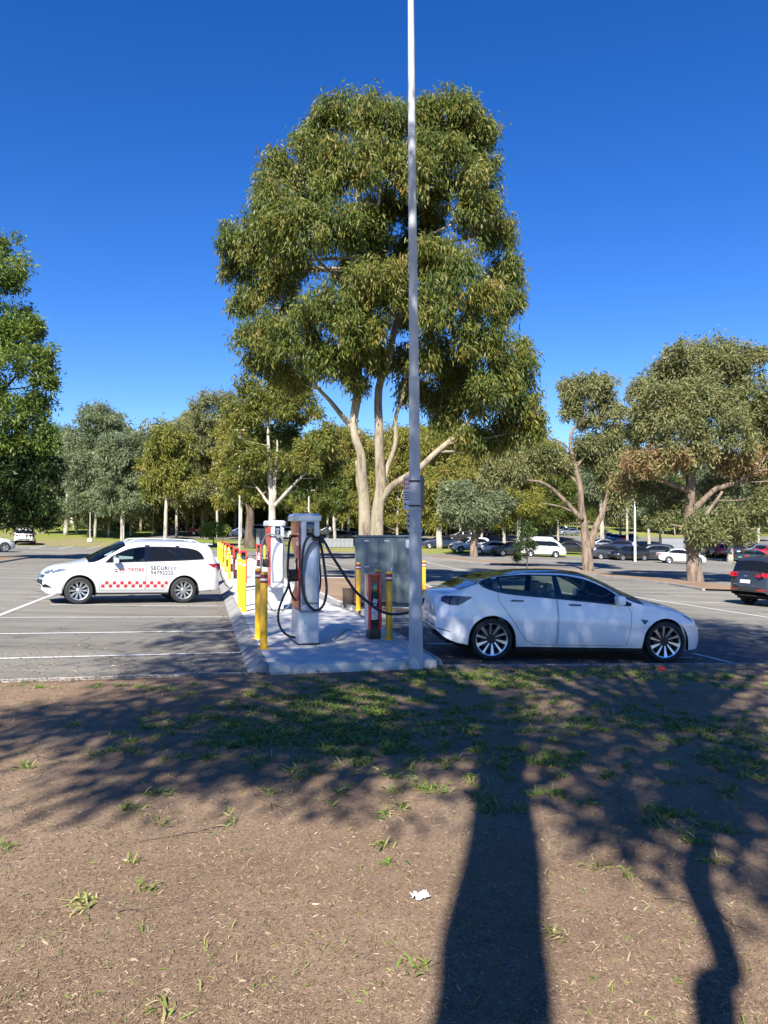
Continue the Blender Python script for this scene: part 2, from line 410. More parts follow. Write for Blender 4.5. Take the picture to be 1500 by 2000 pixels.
# wide terrain, finer near the camera, out to the horizon
def axis(a, b, fine, far):
    xs = list(np.arange(a, b + .1, fine)); s = fine; x = a; lo = []
    while x > -far: s *= 1.4; x -= s; lo.append(x)
    x = xs[-1]; s = fine; hi = []
    while x < far: s *= 1.4; x += s; hi.append(x)
    return sorted(lo) + xs + hi
gx = axis(-120, 150, 3, 3000); gy = axis(-30, 300, 3, 3000)
v = []
for y in gy:
    for x in gx:
        z = gz(x, y)
        if -12 < y < 160 and -70 < x < 110: z -= .05
        if y > 420: z -= (y - 420) * .015
        v.append((x, y, z))
nx = len(gx)
f = [(j * nx + i, j * nx + i + 1, (j + 1) * nx + i + 1, (j + 1) * nx + i) for j in range(len(gy) - 1) for i in range(nx - 1)]
me = bpy.data.meshes.new('ground'); me.from_pydata(v, [], f); me.materials.append(M['verge'])
for q in me.polygons: q.use_smooth = True
tag(link('ground', me), kind='structure')

# kerb line between the dirt bank and the car park
KERB = [gp(-500, 1352), gp(0, 1334), gp(485, 1319), gp(845, 1304), gp(1500, 1300), gp(2100, 1298)]
KL = [(k.x, k.y) for k in KERB]
def kerb_y(x):
    for a, b in zip(KL[:-1], KL[1:]):
        if x <= b[0]: return a[1] + (b[1] - a[1]) * (x - a[0]) / (b[0] - a[0])
    return KL[-1][1] + (x - KL[-1][0]) * .12
# asphalt: one lot in front, a second lot beyond the verge
lot = sheet('car_park', [(-60, -14), (-60, 70), (-15, 77.0), (62, 90), (62, 9.0)], 1.5, 0, M['asphalt'])
sheet('far_car_park', [(-30, 97), (-34, 126), (95, 158), (95, 91)], 3, 0.0, M['asphalt'])
# newer, darker asphalt of the bays on the right
du = Vector((-.232, .973)); dv = Vector((.973, .232))     # the lot's depth and cross directions
kr = gp(850, 1300)
sheet('dark_bay_surface', [(kr.x - .3, kr.y - 1.0), (9.8, 11.6), (8.6, 17.6), (-.2, 15.9)], 1.5, .004, M['asphalt_new'])

# foreground dirt bank
def dz_dirt(x, y):
    e = max(0, min(1, (kerb_y(x) - y) / 1.2))
    n = noise.noise(Vector((x * .7, y * .7, 3))) * .035 + noise.noise(Vector((x * 3.1, y * 3.1, 7))) * .012 + noise.noise(Vector((x * 11, y * 11, 1))) * .004
    return gz(x, y) + .012 + e * (.04 + n)
v = []; f = []; XS = np.concatenate([np.arange(-26, -5, .35), np.arange(-5, 7.5, .06), np.arange(7.5, 26, .35)]); n2 = 150
YT = [1 - (1 - j / (n2 - 1)) ** 1.0 for j in range(n2)]
for x in XS:
    ye = kerb_y(x) + .02
    for t in YT:
        y = 1.6 + (ye - 1.6) * t if t > 0 else 1.6
        v.append((x, y, dz_dirt(x, y)))
nxs = len(XS)
for i in range(nxs - 1):
    for j in range(n2 - 1): f.append((i * n2 + j, (i + 1) * n2 + j, (i + 1) * n2 + j + 1, i * n2 + j + 1))
# behind the camera the same bank goes on, coarser
b0 = len(v)
YB = [-14, -10, -6, -3, 0, 1.6]
for x in XS:
    for y in YB: v.append((x, y, dz_dirt(x, y)))
for i in range(nxs - 1):
    for j in range(5): f.append((b0 + i * 6 + j, b0 + (i + 1) * 6 + j, b0 + (i + 1) * 6 + j + 1, b0 + i * 6 + j + 1))
me = bpy.data.meshes.new('dirt_bank'); me.from_pydata(v, [], f); me.materials.append(M['dirt'])
for q in me.polygons: q.use_smooth = True
tag(link('dirt_bank', me), kind='structure')

# flush concrete edging between dirt and asphalt
def prism_along(name, pts, prof, mat, cat=None, label=None, parent=None, kind=None, close=False):
    """profile (offset to the left, height) swept along ground points"""
    P = [Vector((p[0], p[1])) for p in pts]; Q = []
    for a, b in zip(P[:-1], P[1:]):
        n = max(1, int((b - a).length / 1.5)); Q += [a.lerp(b, k / n) for k in range(n)]
    Q.append(P[-1]); m = len(prof); v = []
    for i, p in enumerate(Q):
        t = (Q[min(i + 1, len(Q) - 1)] - Q[max(i - 1, 0)]).normalized(); n = Vector((-t.y, t.x))
        g = gz(p.x, p.y)
        for o, h in prof:
            q = p + n * o; v.append((q.x, q.y, gz(q.x, q.y) + h))
    f = [(i * m + k, i * m + (k + 1) % m, (i + 1) * m + (k + 1) % m, (i + 1) * m + k) for i in range(len(Q) - 1) for k in range(m)]
    f += [tuple(range(m))[::-1], tuple((len(Q) - 1) * m + k for k in range(m))]
    me = bpy.data.meshes.new(name); me.from_pydata(v, [], f); me.materials.append(mat); me.update()
    bm = bmesh.new(); bm.from_mesh(me); bmesh.ops.recalc_face_normals(bm, faces=bm.faces[:]); bm.to_mesh(me); bm.free()
    o = link(name, me, parent)
    if kind: o['kind'] = kind
    return o
FL = [(0, -.08), (0, .03), (.13, .03), (.13, -.08)]
prism_along('kerb', [KL[0], KL[1], (KL[2][0] - .02, KL[2][1])], FL, M['kerb_pale'], kind='structure')
prism_along('kerb', [(KL[3][0] + .02, KL[3][1]), KL[4], KL[5]], FL, M['kerb_pale'], kind='structure')

# the concrete charging island
A0 = Vector((-1.76, KL[2][1] + .02)); AL = lambda y: Vector((A0.x - .236 * (y - A0.y), y))
ARY = [(.86, 11.1), (.45, 13.46), (-.04, 15.6), (-.55, 17.6), (-1.62, 21.3), (-9.6, 56.5)]
def ar(y):
    for a, b in zip(ARY[:-1], ARY[1:]):
        if y <= b[1]: return a[0] + (b[0] - a[0]) * (y - a[1]) / (b[1] - a[1])
    return ARY[-1][0]
SLAB_H = .13
island = empty('charging_island', (0, 0, 0)); tag(island, 'long raised pale concrete island carrying the chargers and bollards', 'kerbed island', kind='structure')
def slab_piece(y0, y1, y0r=None):
    y0r = y0 if y0r is None else y0r
    xl0, xr0, xl1, xr1 = AL(y0).x + .27, ar(y0r) - .15, AL(y1).x + .27, ar(y1) - .15
    m = 4; v = []
    c4 = [(xl0, y0), (xr0, y0r), (xr1, y1), (xl1, y1)]
    for (x, y) in c4: v.append((x, y, gz(x, y) + SLAB_H))
    for (x, y) in c4: v.append((x, y, gz(x, y) - .05))
    f = [(0, 1, 2, 3), (0, 4, 5, 1), (1, 5, 6, 2), (2, 6, 7, 3), (3, 7, 4, 0)]
    me = bpy.data.meshes.new('slab'); me.from_pydata(v, [], f); me.materials.append(M['concrete'])
    return link('slab', me, island)
ys = [A0.y + .02, 13.5, 17.0, 20.9, 25, 29, 33, 37, 41, 45, 49, 53, 56.5]
for i, (a, b) in enumerate(zip(ys[:-1], ys[1:])): slab_piece(a + .006, b - .006, None if i else 10.9)
KP = [(0, -.05), (0, .02), (.17, .125), (.20, .133), (.26, .133), (.26, -.05)]
prism_along('kerb', [AL(56.5), AL(A0.y)], KP, M['kerb'], parent=island)
prism_along('kerb', [(x, y) for x, y in ARY], [(0, -.05), (0, .02), (.05, .125), (.07, .133), (.14, .133), (.14, -.05)], M['kerb'], parent=island)
# earth bed with the big tree and the cabinet
BED = [(-.30, 17.9), (-1.45, 21.6), (-4.2, 33.5), (1.4, 34.8), (2.6, 18.6)]
sheet('garden_bed', BED, 1.0, .10, M['dirt'])
for a, b in zip(BED, BED[1:] + BED[:1]): prism_along('kerb', [b, a], [(0, -.05), (0, .12), (.13, .12), (.13, -.05)], M['kerb_pale'], kind='structure')

# painted bay lines
def pl(a, b, w=.09, ext0=0.0, ext1=0.0, col='line'):
    A, B = gp(*a), gp(*b); d = (B - A)
    A = A - d * ext0; B = B + d * ext1
    return strip('parking_line', [A, B], w, .008, M[col])
pl((0, 1286), (474, 1274), .10, 1.2); pl((0, 1238), (458, 1232), .10, 1.2); pl((0, 1206), (446, 1205), .10, 1.2)
pl((100, 1181), (437, 1184), .10, 0); pl((0, 1202), (100, 1163), .11, .6, 3.2)
pl((60, 1166), (430, 1168), .10); pl((90, 1150), (425, 1152), .10)
pl((1220, 1163), (1500, 1206), .12, .45, .8); pl((1250, 1158), (1425, 1158)); pl((1195, 1150), (1420, 1149)); pl((1370, 1177), (1500, 1178))
pl((1352, 1276), (1448, 1299), .10, .0, .0); pl((1350, 1284), (1300, 1284), .08); pl((1462, 1236), (1560, 1241), .1)
pl((832, 1257), (905, 1257), .10); pl((745, 1216), (900, 1216), .12)
for yy in (1098, 1108, 1118, 1129): pl((634, yy), (694, yy + 1), .09)
pl((625, 1100), (700, 1119), .10, .3, .3)
for yy in (1104, 1112, 1122): pl((835, yy), (1000, yy + 2), .09)
pl((838, 1099), (905, 1114), .1, .2, 1.5)
pl((900, 1098), (1500, 1131), .12, 0, .3)
for k in range(9): pl((1000 + k * 62, 1094 + k * 2.6), (1080 + k * 62, 1099 + k * 2.8), .10)
for k in range(7): pl((60 + k * 55, 1071.5), (90 + k * 55, 1066), .12)
pl((0, 1068), (440, 1082), .10)
# ------------------------------------------------------------------ cars
def rimmesh(kind, rr, w=.16):
    """rim seen from +Y side, centre at the origin, axle along Y"""
    m = MB(); n = 32
    m.lathe([(rr - .028, .02), (rr - .018, .055), (rr, .062), (rr + .006, .05), (rr, -.05), (rr - .03, -.05)], 40, axis='Y')
    if kind == 'blade':
        for k in range(10):
            a = 2 * math.pi * k / 10 + .12; off = .10
            u = Vector((math.cos(a), 0, math.sin(a))); t = Vector((-math.sin(a), 0, math.cos(a)))
            r0 = .075; r1 = rr - .012; a0 = u * r0; a1 = u * r1 + t * .03
            for s_, ww0, ww1 in ((1, .008, .030 if k % 2 else .020),):
                p = [(a0 - t * ww0, .03), (a0 + t * ww0, .03), (a1 + t * ww1, .058), (a1 - t * ww1, .058)]
                v = [q + Vector((0, y, 0)) for q, y in p] + [q + Vector((0, y - .03, 0)) for q, y in p]
                m.add(v, [(0, 1, 2, 3), (0, 4, 5, 1), (1, 5, 6, 2), (2, 6, 7, 3), (3, 7, 4, 0)])
    else:
        cnt = 10 if kind == 'multi' else 5
        for k in range(cnt):
            for d_ in ((-.085, .085) if kind == 'multi' else (-.2, .2)):
                a = 2 * math.pi * k / cnt; b = a + d_
                u0 = Vector((math.cos(a + d_ * .35), 0, math.sin(a + d_ * .35))); u1 = Vector((math.cos(b), 0, math.sin(b)))
                t = Vector((-u1.z, 0, u1.x)); ww = .009 if kind == 'multi' else .022
                p = [(u0 * .05 - t * ww, .045), (u0 * .05 + t * ww, .045), (u1 * (rr - .01) + t * ww * 1.2, .055), (u1 * (rr - .01) - t * ww * 1.2, .055)]
                v = [q + Vector((0, y, 0)) for q, y in p] + [q + Vector((0, y - .03, 0)) for q, y in p]
                m.add(v, [(0, 1, 2, 3), (0, 4, 5, 1), (1, 5, 6, 2), (2, 6, 7, 3), (3, 7, 4, 0)])
    if kind != 'blade': m.lathe([(0, .06), (.035, .058), (.06, .045), (.065, .0)], 16, axis='Y')
    return m.mesh('rim', 35)
def tyremesh(r, rr, w=.22):
    h = w / 2
    return MB().lathe([(rr, -h * .85), (rr + .01, -h), (r - .035, -h * 1.03), (r - .01, -h * .9), (r, -h * .7), (r, h * .7), (r - .01, h * .9), (r - .035, h * 1.03), (rr + .01, h), (rr, h * .85)], 40, axis='Y', close=True).mesh('tyre', 50)
def poly_grid(poly, n=3):
    bm = bmesh.new(); vs = [bm.verts.new((p[0], p[1], 0)) for p in poly]; bm.faces.new(vs)
    bmesh.ops.triangulate(bm, faces=bm.faces[:])
    for _ in range(n): bmesh.ops.subdivide_edges(bm, edges=[e for e in bm.edges if e.calc_length() > .07], cuts=1, use_grid_fill=True)
    bmesh.ops.triangulate(bm, faces=bm.faces[:])
    bm.verts.index_update()
    r = [(v.co.x, v.co.y) for v in bm.verts], [[v.index for v in q.verts] for q in bm.faces]; bm.free(); return r

class Car:
    def __init__(s, S, hero=False):
        s.S = S; s.hero = hero; L = S['L']; s.L = L
        s.top = pchip(S['top']); s.edge = pchip(S['edge']); s.belt = pchip(S['belt']); s.low = pchip(S['low']); s.plan = pchip(S['plan'])
        wb_ = pchip(S['wbot']); wt_ = pchip(S['wtop']); s.dlo = (S['wbot'][0][0], S['wbot'][-1][0])
        s.r = S['r']; s.ra = S['r'] + S.get('gap', .05); s.ax = S['axles']
        s.zb = lambda x: wb_(x) if s.dlo[0] <= x <= s.dlo[1] else s.belt(x)
        s.zt = lambda x: max(wt_(x), wb_(x)) if s.dlo[0] <= x <= s.dlo[1] else s.belt(x)
        step = .045 if hero else .14
        xs = set(np.arange(0, L, step)) | {L, .015, .04, .09, L - .015, L - .04, L - .09}
        for c in s.ax:
            na = 22 if hero else 9
            for k in range(na + 1): xs.add(c + s.ra * math.cos(math.pi * k / na))
            xs.add(c + s.ra + .004); xs.add(c - s.ra - .004)
        for key in ('dlo',): xs |= set(s.dlo)
        for rg in S['glass_top']: xs |= set(rg)
        for px_ in S.get('splits', []): xs.add(px_)
        xs = sorted(xs); q = [xs[0]]
        for x in xs[1:]:
            if x - q[-1] > .0035: q.append(x)
        q[-1] = L; s.xs = q
        s.nl = 12 if hero else 5; s.nw = 3; s.nr = 10 if hero else 5
        rows = []
        for x in q: rows.append(s.section(x))
        s.half = np.array(rows)                                  # stations x rows x 3
        full = np.concatenate([s.half * np.array([1, -1, 1]), s.half[:, ::-1][:, 1:]], axis=1)   # right side first
        s.V = full; s.nrow = full.shape[1]; s.nst = full.shape[0]
        du_ = np.gradient(full, axis=0); dv_ = np.gradient(full, axis=1)
        n = np.cross(du_, dv_); ln = np.linalg.norm(n, axis=2, keepdims=True); n = n / np.maximum(ln, 1e-9)
        c = full.copy(); c[:, :, 0] = 0; c[:, :, 2] -= .5
        sg = np.sign((n * c).sum(axis=2, keepdims=True)); sg[sg == 0] = 1; s.N = n * sg
        F = []
        for i in range(s.nst - 1):
            for j in range(s.nrow - 1): F.append((i, j))
        s.F = F
        vv = [Vector(p) for p in full.reshape(-1, 3)]
        pol = [s.quad(i, j) for i, j in F]
        for e in (0, s.nst - 1):
            for j in range((s.nrow - 1) // 2): pol.append((e * s.nrow + j, e * s.nrow + j + 1, e * s.nrow + s.nrow - 2 - j, e * s.nrow + s.nrow - 1 - j))
        s.bvh = BVHTree.FromPolygons(vv, pol); s.pol_caps = pol[len(F):]
    def quad(s, i, j):
        n = s.nrow; return (i * n + j, i * n + j + 1, (i + 1) * n + j + 1, (i + 1) * n + j)
    def ysec(s, x, z):
        W = s.plan(x); zs = s.zb(x); zm = s.S.get('zmid', .62)
        if z <= zs:
            y = W - (.16 * (zm - z) ** 2 * 1.6 if z < zm else .10 * ((z - zm) / max(.1, zs - zm)) ** 2 * .35)
            cr = s.S.get('crease')
            if cr: y += .012 * math.exp(-((z - cr[0] - cr[1] * x) / .035) ** 2)
            if z < .36 and s.ax[0] + s.ra < x < s.ax[1] - s.ra: y -= .05 * (.36 - z) / .2
            return y
        ys_ = s.ysec(x, zs - 1e-6); h = z - zs
        return ys_ - s.S['tumble'] * h - .10 * h * h
    def section(s, x):
        S = s.S; L = s.L; zl = s.low(x)
        for c in s.ax:
            if abs(x - c) <= s.ra + 1e-6: zl = s.r + math.sqrt(max(0, s.ra ** 2 - (x - c) ** 2))
        zs = s.zb(x); zt = max(s.zt(x), zs + .001); ze = max(s.edge(x), zt + .012); zc = max(s.top(x), ze + .004)
        zl = min(zl, zs - .03); out = []
        for k in range(s.nl + 1):
            t = k / s.nl; z = zl + (zs - zl) * t; out.append((s.ysec(x, z), z))
        for k in range(1, s.nw + 1):
            z = zs + (zt - zs) * k / s.nw; out.append((s.ysec(x, z), z))
        ye = s.ysec(x, ze) - .004; out.append((ye, ze))
        for k in range(1, s.nr + 1):
            t = k / s.nr; y = ye * (1 - t); z = ze + (zc - ze) * (1 - (1 - t) ** S.get('crown', 2.3)); out.append((y, z))
        res = []
        for y, z in out:
            y = max(y, 0); xx = x; b = S.get('bow', .13); q = 1 - min(1, (y / (S['W'] / 2))) ** 2
            if x > L - .9: xx = x - b * (1 - q) * ((x - (L - .9)) / .9) ** 2 * 1.2 + 0
            if x < .7: xx = x + S.get('bowr', .09) * (1 - q) * ((.7 - x) / .7) ** 2 * 1.2
            lean = S.get('rlean', 0)
            res.append((xx, y, z))
        return res
    def part(s, sel, off=0.0, caps=False):
        """mesh from the selected grid faces (i,j), moved along the normals"""
        idx = {}; vs = []; ns = []; fs = []
        V = s.V.reshape(-1, 3); Nn = s.N.reshape(-1, 3)
        def g(k):
            if k not in idx: idx[k] = len(vs); vs.append(tuple(V[k] + Nn[k] * off)); ns.append(tuple(Nn[k]))
            return idx[k]
        for i, j in sel: fs.append([g(k) for k in s.quad(i, j)][::-1])
        ncap = len(fs)
        if caps:
            for p in s.pol_caps:
                q = []
                for k in p: q.append(len(vs)); vs.append(tuple(V[k])); ns.append((0, 0, 0))
                if len(set(p)) > 2: fs.append(q)
        me = bpy.data.meshes.new('panel'); me.from_pydata(vs, [], fs); me.update()
        for i, q in enumerate(me.polygons): q.use_smooth = i < ncap
        # make the faces look outward, then give the grid's own normals
        flip = [q for q in me.polygons if q.index < ncap and Vector(ns[q.vertices[0]]).dot(q.normal) < 0]
        if len(flip) > ncap / 2: me.flip_normals()
        cn = []
        for q in me.polygons:
            for vi in q.vertices: cn.append(ns[vi] if q.index < ncap and s.hero else (0, 0, 0))
        if s.hero and cn: me.normals_split_custom_set(cn)
        return me
    def cast(s, pts, side, off):
        """(x,z) or (y,z) points onto the skin; side: 'L','R','rear','front','top'"""
        out = []
        for a, b in pts:
            if side in 'LR':
                sg = 1 if side == 'L' else -1; h = s.bvh.ray_cast(Vector((a, sg * 3, b)), Vector((0, -sg, 0)))
                out.append((a, (h[0].y if h[0] and abs(h[0].y) > .3 else sg * s.ysec(min(max(a, 0), s.L), b)) + sg * off, b))
            elif side == 'rear':
                h = s.bvh.ray_cast(Vector((-3, a, b)), Vector((1, 0, 0))); out.append(((h[0].x if h[0] else .1) - off, a, b))
            elif side == 'front':
                h = s.bvh.ray_cast(Vector((s.L + 3, a, b)), Vector((-1, 0, 0))); out.append(((h[0].x if h[0] else s.L - .1) + off, a, b))
            else:
                h = s.bvh.ray_cast(Vector((a, b, 4)), Vector((0, 0, -1))); out.append((a, b, (h[0].z if h[0] else 1) + off))
        return out
    def decal(s, polys, side, off=.004, n=3, thick=.0):
        m = MB()
        for poly in polys:
            p, f = poly_grid(poly, n); m.add(s.cast(p, side, off), f, True)
        return m.mesh('patch')
    def line(s, pts, side, w=.008, off=.0025):
        P = [Vector(p) for p in pts]; Q = []
        for a, b in zip(P[:-1], P[1:]):
            n = max(1, int((b - a).length / .04)); Q += [a.lerp(b, k / n) for k in range(n)]
        Q.append(P[-1]); m = MB(); pv = []
        for i, p in enumerate(Q):
            t = (Q[min(i + 1, len(Q) - 1)] - Q[max(i - 1, 0)]).normalized(); nn = Vector((-t.y, t.x)) * w / 2
            pv += [tuple(p + nn), tuple(p - nn)]
        m.add(s.cast(pv, side, off), [(2 * i, 2 * i + 1, 2 * i + 3, 2 * i + 2) for i in range(len(Q) - 1)], True)
        return m.mesh('line')

def inpoly(x, y, P):
    c = False; j = len(P) - 1
    for i in range(len(P)):
        if (P[i][1] > y) != (P[j][1] > y) and x < (P[j][0] - P[i][0]) * (y - P[i][1]) / (P[j][1] - P[i][1]) + P[i][0]: c = not c
        j = i
    return c

def car_parts(S, hero=False):
    """list of (name, mesh, material key, children)"""
    c = Car(S, hero); T = []
    mid = (c.nrow - 1) // 2; jl0 = c.nl; jl1 = c.nl + c.nw          # window rows of the right side
    def rowkind(j):
        k = j if j < mid else c.nrow - 2 - j
        return 'low' if k < jl0 else 'win' if k < jl1 else 'rail' if k == jl1 else 'top'
    glass_sel = {}; body = []; doors = {}
    for i, j in c.F:
        xm = (c.xs[i] + c.xs[i + 1]) / 2; kd = rowkind(j); side = 'R' if j < mid else 'L'
        if kd == 'win' and c.dlo[0] < xm < c.dlo[1]:
            n = sum(xm > q for q in S.get('splits', [])); glass_sel.setdefault(('side', side, n), []).append((i, j)); continue
        if kd == 'top':
            hit = [k for k, rg in enumerate(S['glass_top']) if rg[0] < xm < rg[1]]
            if hit: glass_sel.setdefault(('top', hit[0]), []).append((i, j)); continue
        if hero and kd == 'low':
            zm = float(c.V[i, j, 2] + c.V[i + 1, j + 1, 2]) / 2; dd = [k for k, P in enumerate(S.get('doors', [])) if inpoly(xm, zm, P)]
            if dd: doors.setdefault((side, dd[0]), []).append((i, j)); continue
        body.append((i, j))
    T.append(('body', c.part(body, caps=True), 'paint', []))
    for (side, k), sel in doors.items():
        ch = []
        if S.get('handles'):
            hx, hz, hl = S['handles'][k]
            ch.append(('door_handle', c.decal([[(hx, hz - .013), (hx + hl, hz - .013), (hx + hl, hz + .013), (hx + hl * .2, hz + .02), (hx, hz + .008)]], side, .012, 1), S.get('handle_mat', 'paint'), []))
        ch.append(('panel_gap', c.line(S['doors'][k] + [S['doors'][k][0]], side, .007), 'seam', []))
        T.append(('door', c.part(sel), 'paint', ch))
    for key, sel in glass_sel.items():
        if key[0] == 'side': T.append(('side_window', c.part(sel, .001), S.get('glass_side', {}).get(key[2], S.get('glass', 'dark_glass')), []))
        else:
            nm = S['glass_names'][key[1]]; T.append((nm, c.part(sel, .001), S.get('glass_m', {}).get(nm, S.get('glass', 'dark_glass')), []))
    for side in 'LR':
        for P in S.get('pillars', []): T.append(('window_pillar', c.decal([P], side, .006, 2), 'gloss_black', []))
        if hero:
            n = 40; x0, x1 = c.dlo; b = [(x0 + (x1 - x0) * k / n, c.zb(x0 + (x1 - x0) * k / n) - .004) for k in range(n + 1)]
            t = [(x, c.zt(x) + .006) for x, _ in b]
            T.append(('window_trim', c.line(b + t[::-1] + [b[0]], side, S.get('trim_w', .022), .007), S.get('trim', 'gloss_black'), []))
        for poly in S.get('side_taillight', []): T.append(('taillight', c.decal([poly], side, .006, 3), S.get('tail_mat', 'red_light'), []))
        for poly in S.get('side_headlight', []): T.append(('headlight', c.decal([poly], side, .006, 3), S.get('head_mat', 'clear_light'), []))
        sg = 1 if side == 'L' else -1
        for poly in S.get('rear_light', []): T.append(('taillight', c.decal([[(sg * y, z) for y, z in poly]], 'rear', .012, 2), S.get('tail_mat', 'red_light'), []))
        for poly in S.get('front_light', []): T.append(('headlight', c.decal([[(sg * y, z) for y, z in poly]], 'front', .012, 2), 'clear_light', []))
        mx, mz = S['mirror']
        y0 = c.ysec(mx, mz)
        T.append(('wing_mirror', MB().box((mx + .02, sg * (y0 + .11), mz + .045), (.13, .22, .15), b=.045).box((mx + .02, sg * (y0 + .01), mz - .01), (.08, .1, .05), b=.015).mesh('m', 40), S.get('mirror_mat', 'paint'), []))
        for P, mk, nm in S.get('side_extra', []): T.append((nm, c.decal([P], side, .005, 3), mk, []))
        for ca in c.ax:      # wheel housings
            w = []; na = 14
            yo = c.ysec(ca, c.r + .1) - .012
            for k in range(na + 1):
                a = math.pi * k / na; w.append((ca + (c.ra + .002) * math.cos(a), c.r + (c.ra + .002) * math.sin(a)))
            w = [(w[0][0], .2)] + w + [(w[-1][0], .2)]
            v = [(x, sg * yo, z) for x, z in w] + [(x, sg * (yo - .34), z) for x, z in w]; m_ = len(w)
            q = MB().add(v, [(k, k + 1, m_ + k + 1, m_ + k) for k in range(m_ - 1)] + [tuple(range(m_, 2 * m_))])
            T.append(('wheel_housing', q.mesh('wh'), 'under', []))
    for pf in S.get('rear_patches', []): T.append((pf[2], c.decal([pf[0]], 'rear', pf[3] if len(pf) > 3 else .012, 2), pf[1], []))
    for pf in S.get('front_patches', []): T.append((pf[2], c.decal([pf[0]], 'front', .012, 2), pf[1], []))
    W = S['W'] / 2
    ub = MB(); z0 = S.get('under', .22)
    ub.box(((c.ax[0] + c.ax[1]) / 2, 0, z0 + .03), (c.ax[1] - c.ax[0] + 1.0, 2 * W - .62, .05))
    ub.box(((c.ax[0] + c.ax[1]) / 2, 0, z0 + .03), (c.ax[1] - c.ax[0] - 2 * c.ra, 2 * W - .12, .05))
    ub.box((c.ax[0] / 2 + .1, 0, z0 + .10), (c.ax[0] - .35, 2 * W * .78, .05)); ub.box((c.ax[1] + (c.L - c.ax[1]) / 2 - .1, 0, z0 + .07), (c.L - c.ax[1] - .35, 2 * W * .7, .05))
    T.append(('underbody', ub.mesh('ub'), 'under', []))
    # cabin
    fz = .42; bx = (c.dlo[0] + c.dlo[1]) / 2; sm = S.get('seat', 'seat_dark'); zbm = c.zb(bx)
    if hero:
        for sx in S['seats']:
            for sg in (1, -1):
                dz = S.get('seat_dz', 0); st = MB().box((sx, sg * .36, .60 + dz), (.52, .5, .2), b=.07).box((sx - .24, sg * .36, .88 + dz), (.17, .48, .62), ry=-.22, b=.07).box((sx - .33, sg * .36, 1.20 + dz), (.11, .26, .18), ry=-.15, b=.045)
                T.append(('seat', st.mesh('s', 60), sm, []))
        T.append(('dashboard', MB().box((S['dash'], 0, zbm - .16), (.5, 1.35, .24), b=.08).mesh('d', 60), 'seat_dark', []))
        sw = MB(); cx = S['dash'] - .38
        for sg in (-1,):
            sw.tube([(cx + .06 * math.sin(a) * 1, sg * .36 + .18 * math.cos(a), zbm - .06 + .18 * math.sin(a)) for a in [2 * math.pi * k / 24 for k in range(25)]], .016, 6)
            sw.box((cx, sg * .36, zbm - .06), (.03, .3, .05)); sw.box((cx + .12, sg * .36, zbm - .09), (.25, .05, .05))
        T.append(('steering_wheel', sw.mesh('w', 60), 'black', []))
        T.append(('cabin_floor', MB().box((bx + .1, 0, fz), (2.7, 1.45, .04)).mesh('f'), 'seat_dark', []))
    else:
        T.append(('seats', MB().box((bx - .6, 0, zbm - .1), (.3, 1.2, .7), ry=-.2, b=.08).box((bx + .35, .35, zbm - .08), (.2, .45, .7), ry=-.2, b=.07).box((bx + .35, -.35, zbm - .08), (.2, .45, .7), ry=-.2, b=.07).box((bx, 0, fz + .1), (2.4, 1.4, .05)).mesh('s', 60), 'seat_dark', []))
    tm = tyremesh(c.r, S['rr']); rm = rimmesh(S.get('rim', 'five'), S['rr'])
    disc = MB().lathe([(0, .0), (S['rr'] * .62, 0), (S['rr'] * .62, -.02), (0, -.02)], 24, axis='Y').mesh('disc', 30)
    back = MB().lathe([(0, -.05), (S['rr'] - .01, -.05), (S['rr'] - .01, .0)], 24, axis='Y').mesh('back', 30)
    for ca in c.ax:
        for sg in (1, -1):
            yy = W - .125
            T.append(('wheel', tm, 'rubber', [('rim', rm, S.get('rim_mat', 'alloy'), []), ('brake_disc', disc, 'alloy_dark', []), ('wheel_barrel', back, 'under', [])], (ca, sg * yy, c.r), 0 if sg > 0 else math.pi))
    return c, T

CACHE = {}
def put_car(spec, name, loc, heading, color, label, cat, group=None, hero=False, scale=1.0, extra=None, wheels_simple=False):
    """spec origin: centre of the car on the ground; heading: degrees from +X, counter-clockwise"""
    S = SPECS[spec]
    if spec not in CACHE: CACHE[spec] = car_parts(S, hero)
    c, T = CACHE[spec]
    x, y = loc[0], loc[1]; h = R_(heading)
    e = .8; nrm = Vector((-(gz(x + e, y) - gz(x - e, y)) / (2 * e), -(gz(x, y + e) - gz(x, y - e)) / (2 * e), 1)).normalized()
    fwd = Vector((math.cos(h), math.sin(h), 0)); fwd = (fwd - nrm * fwd.dot(nrm)).normalized(); lf = nrm.cross(fwd)
    Mx = Matrix((fwd, lf, nrm)).transposed().to_4x4(); root = empty(name)
    base = Vector((x, y, gz(x, y) + .004))
    root.rotation_euler = Mx.to_euler(); root.location = base; root.scale = (scale,) * 3
    tag(root, label, cat, group)
    def mk(t, parent, dx):
        mat = M[color] if t[2] == 'paint' else M[t[2]]
        o = link(t[0], t[1], parent, mat)
        if dx: 
            if len(t) > 4: o.location = (t[4][0] - c.L / 2, t[4][1], t[4][2]); o.rotation_euler = (0, 0, t[5])
            else: o.location = (-c.L / 2, 0, 0)
        for q in t[3]: mk(q, o, False)
        return o
    for t in T: mk(t, root, True)
    return root, c

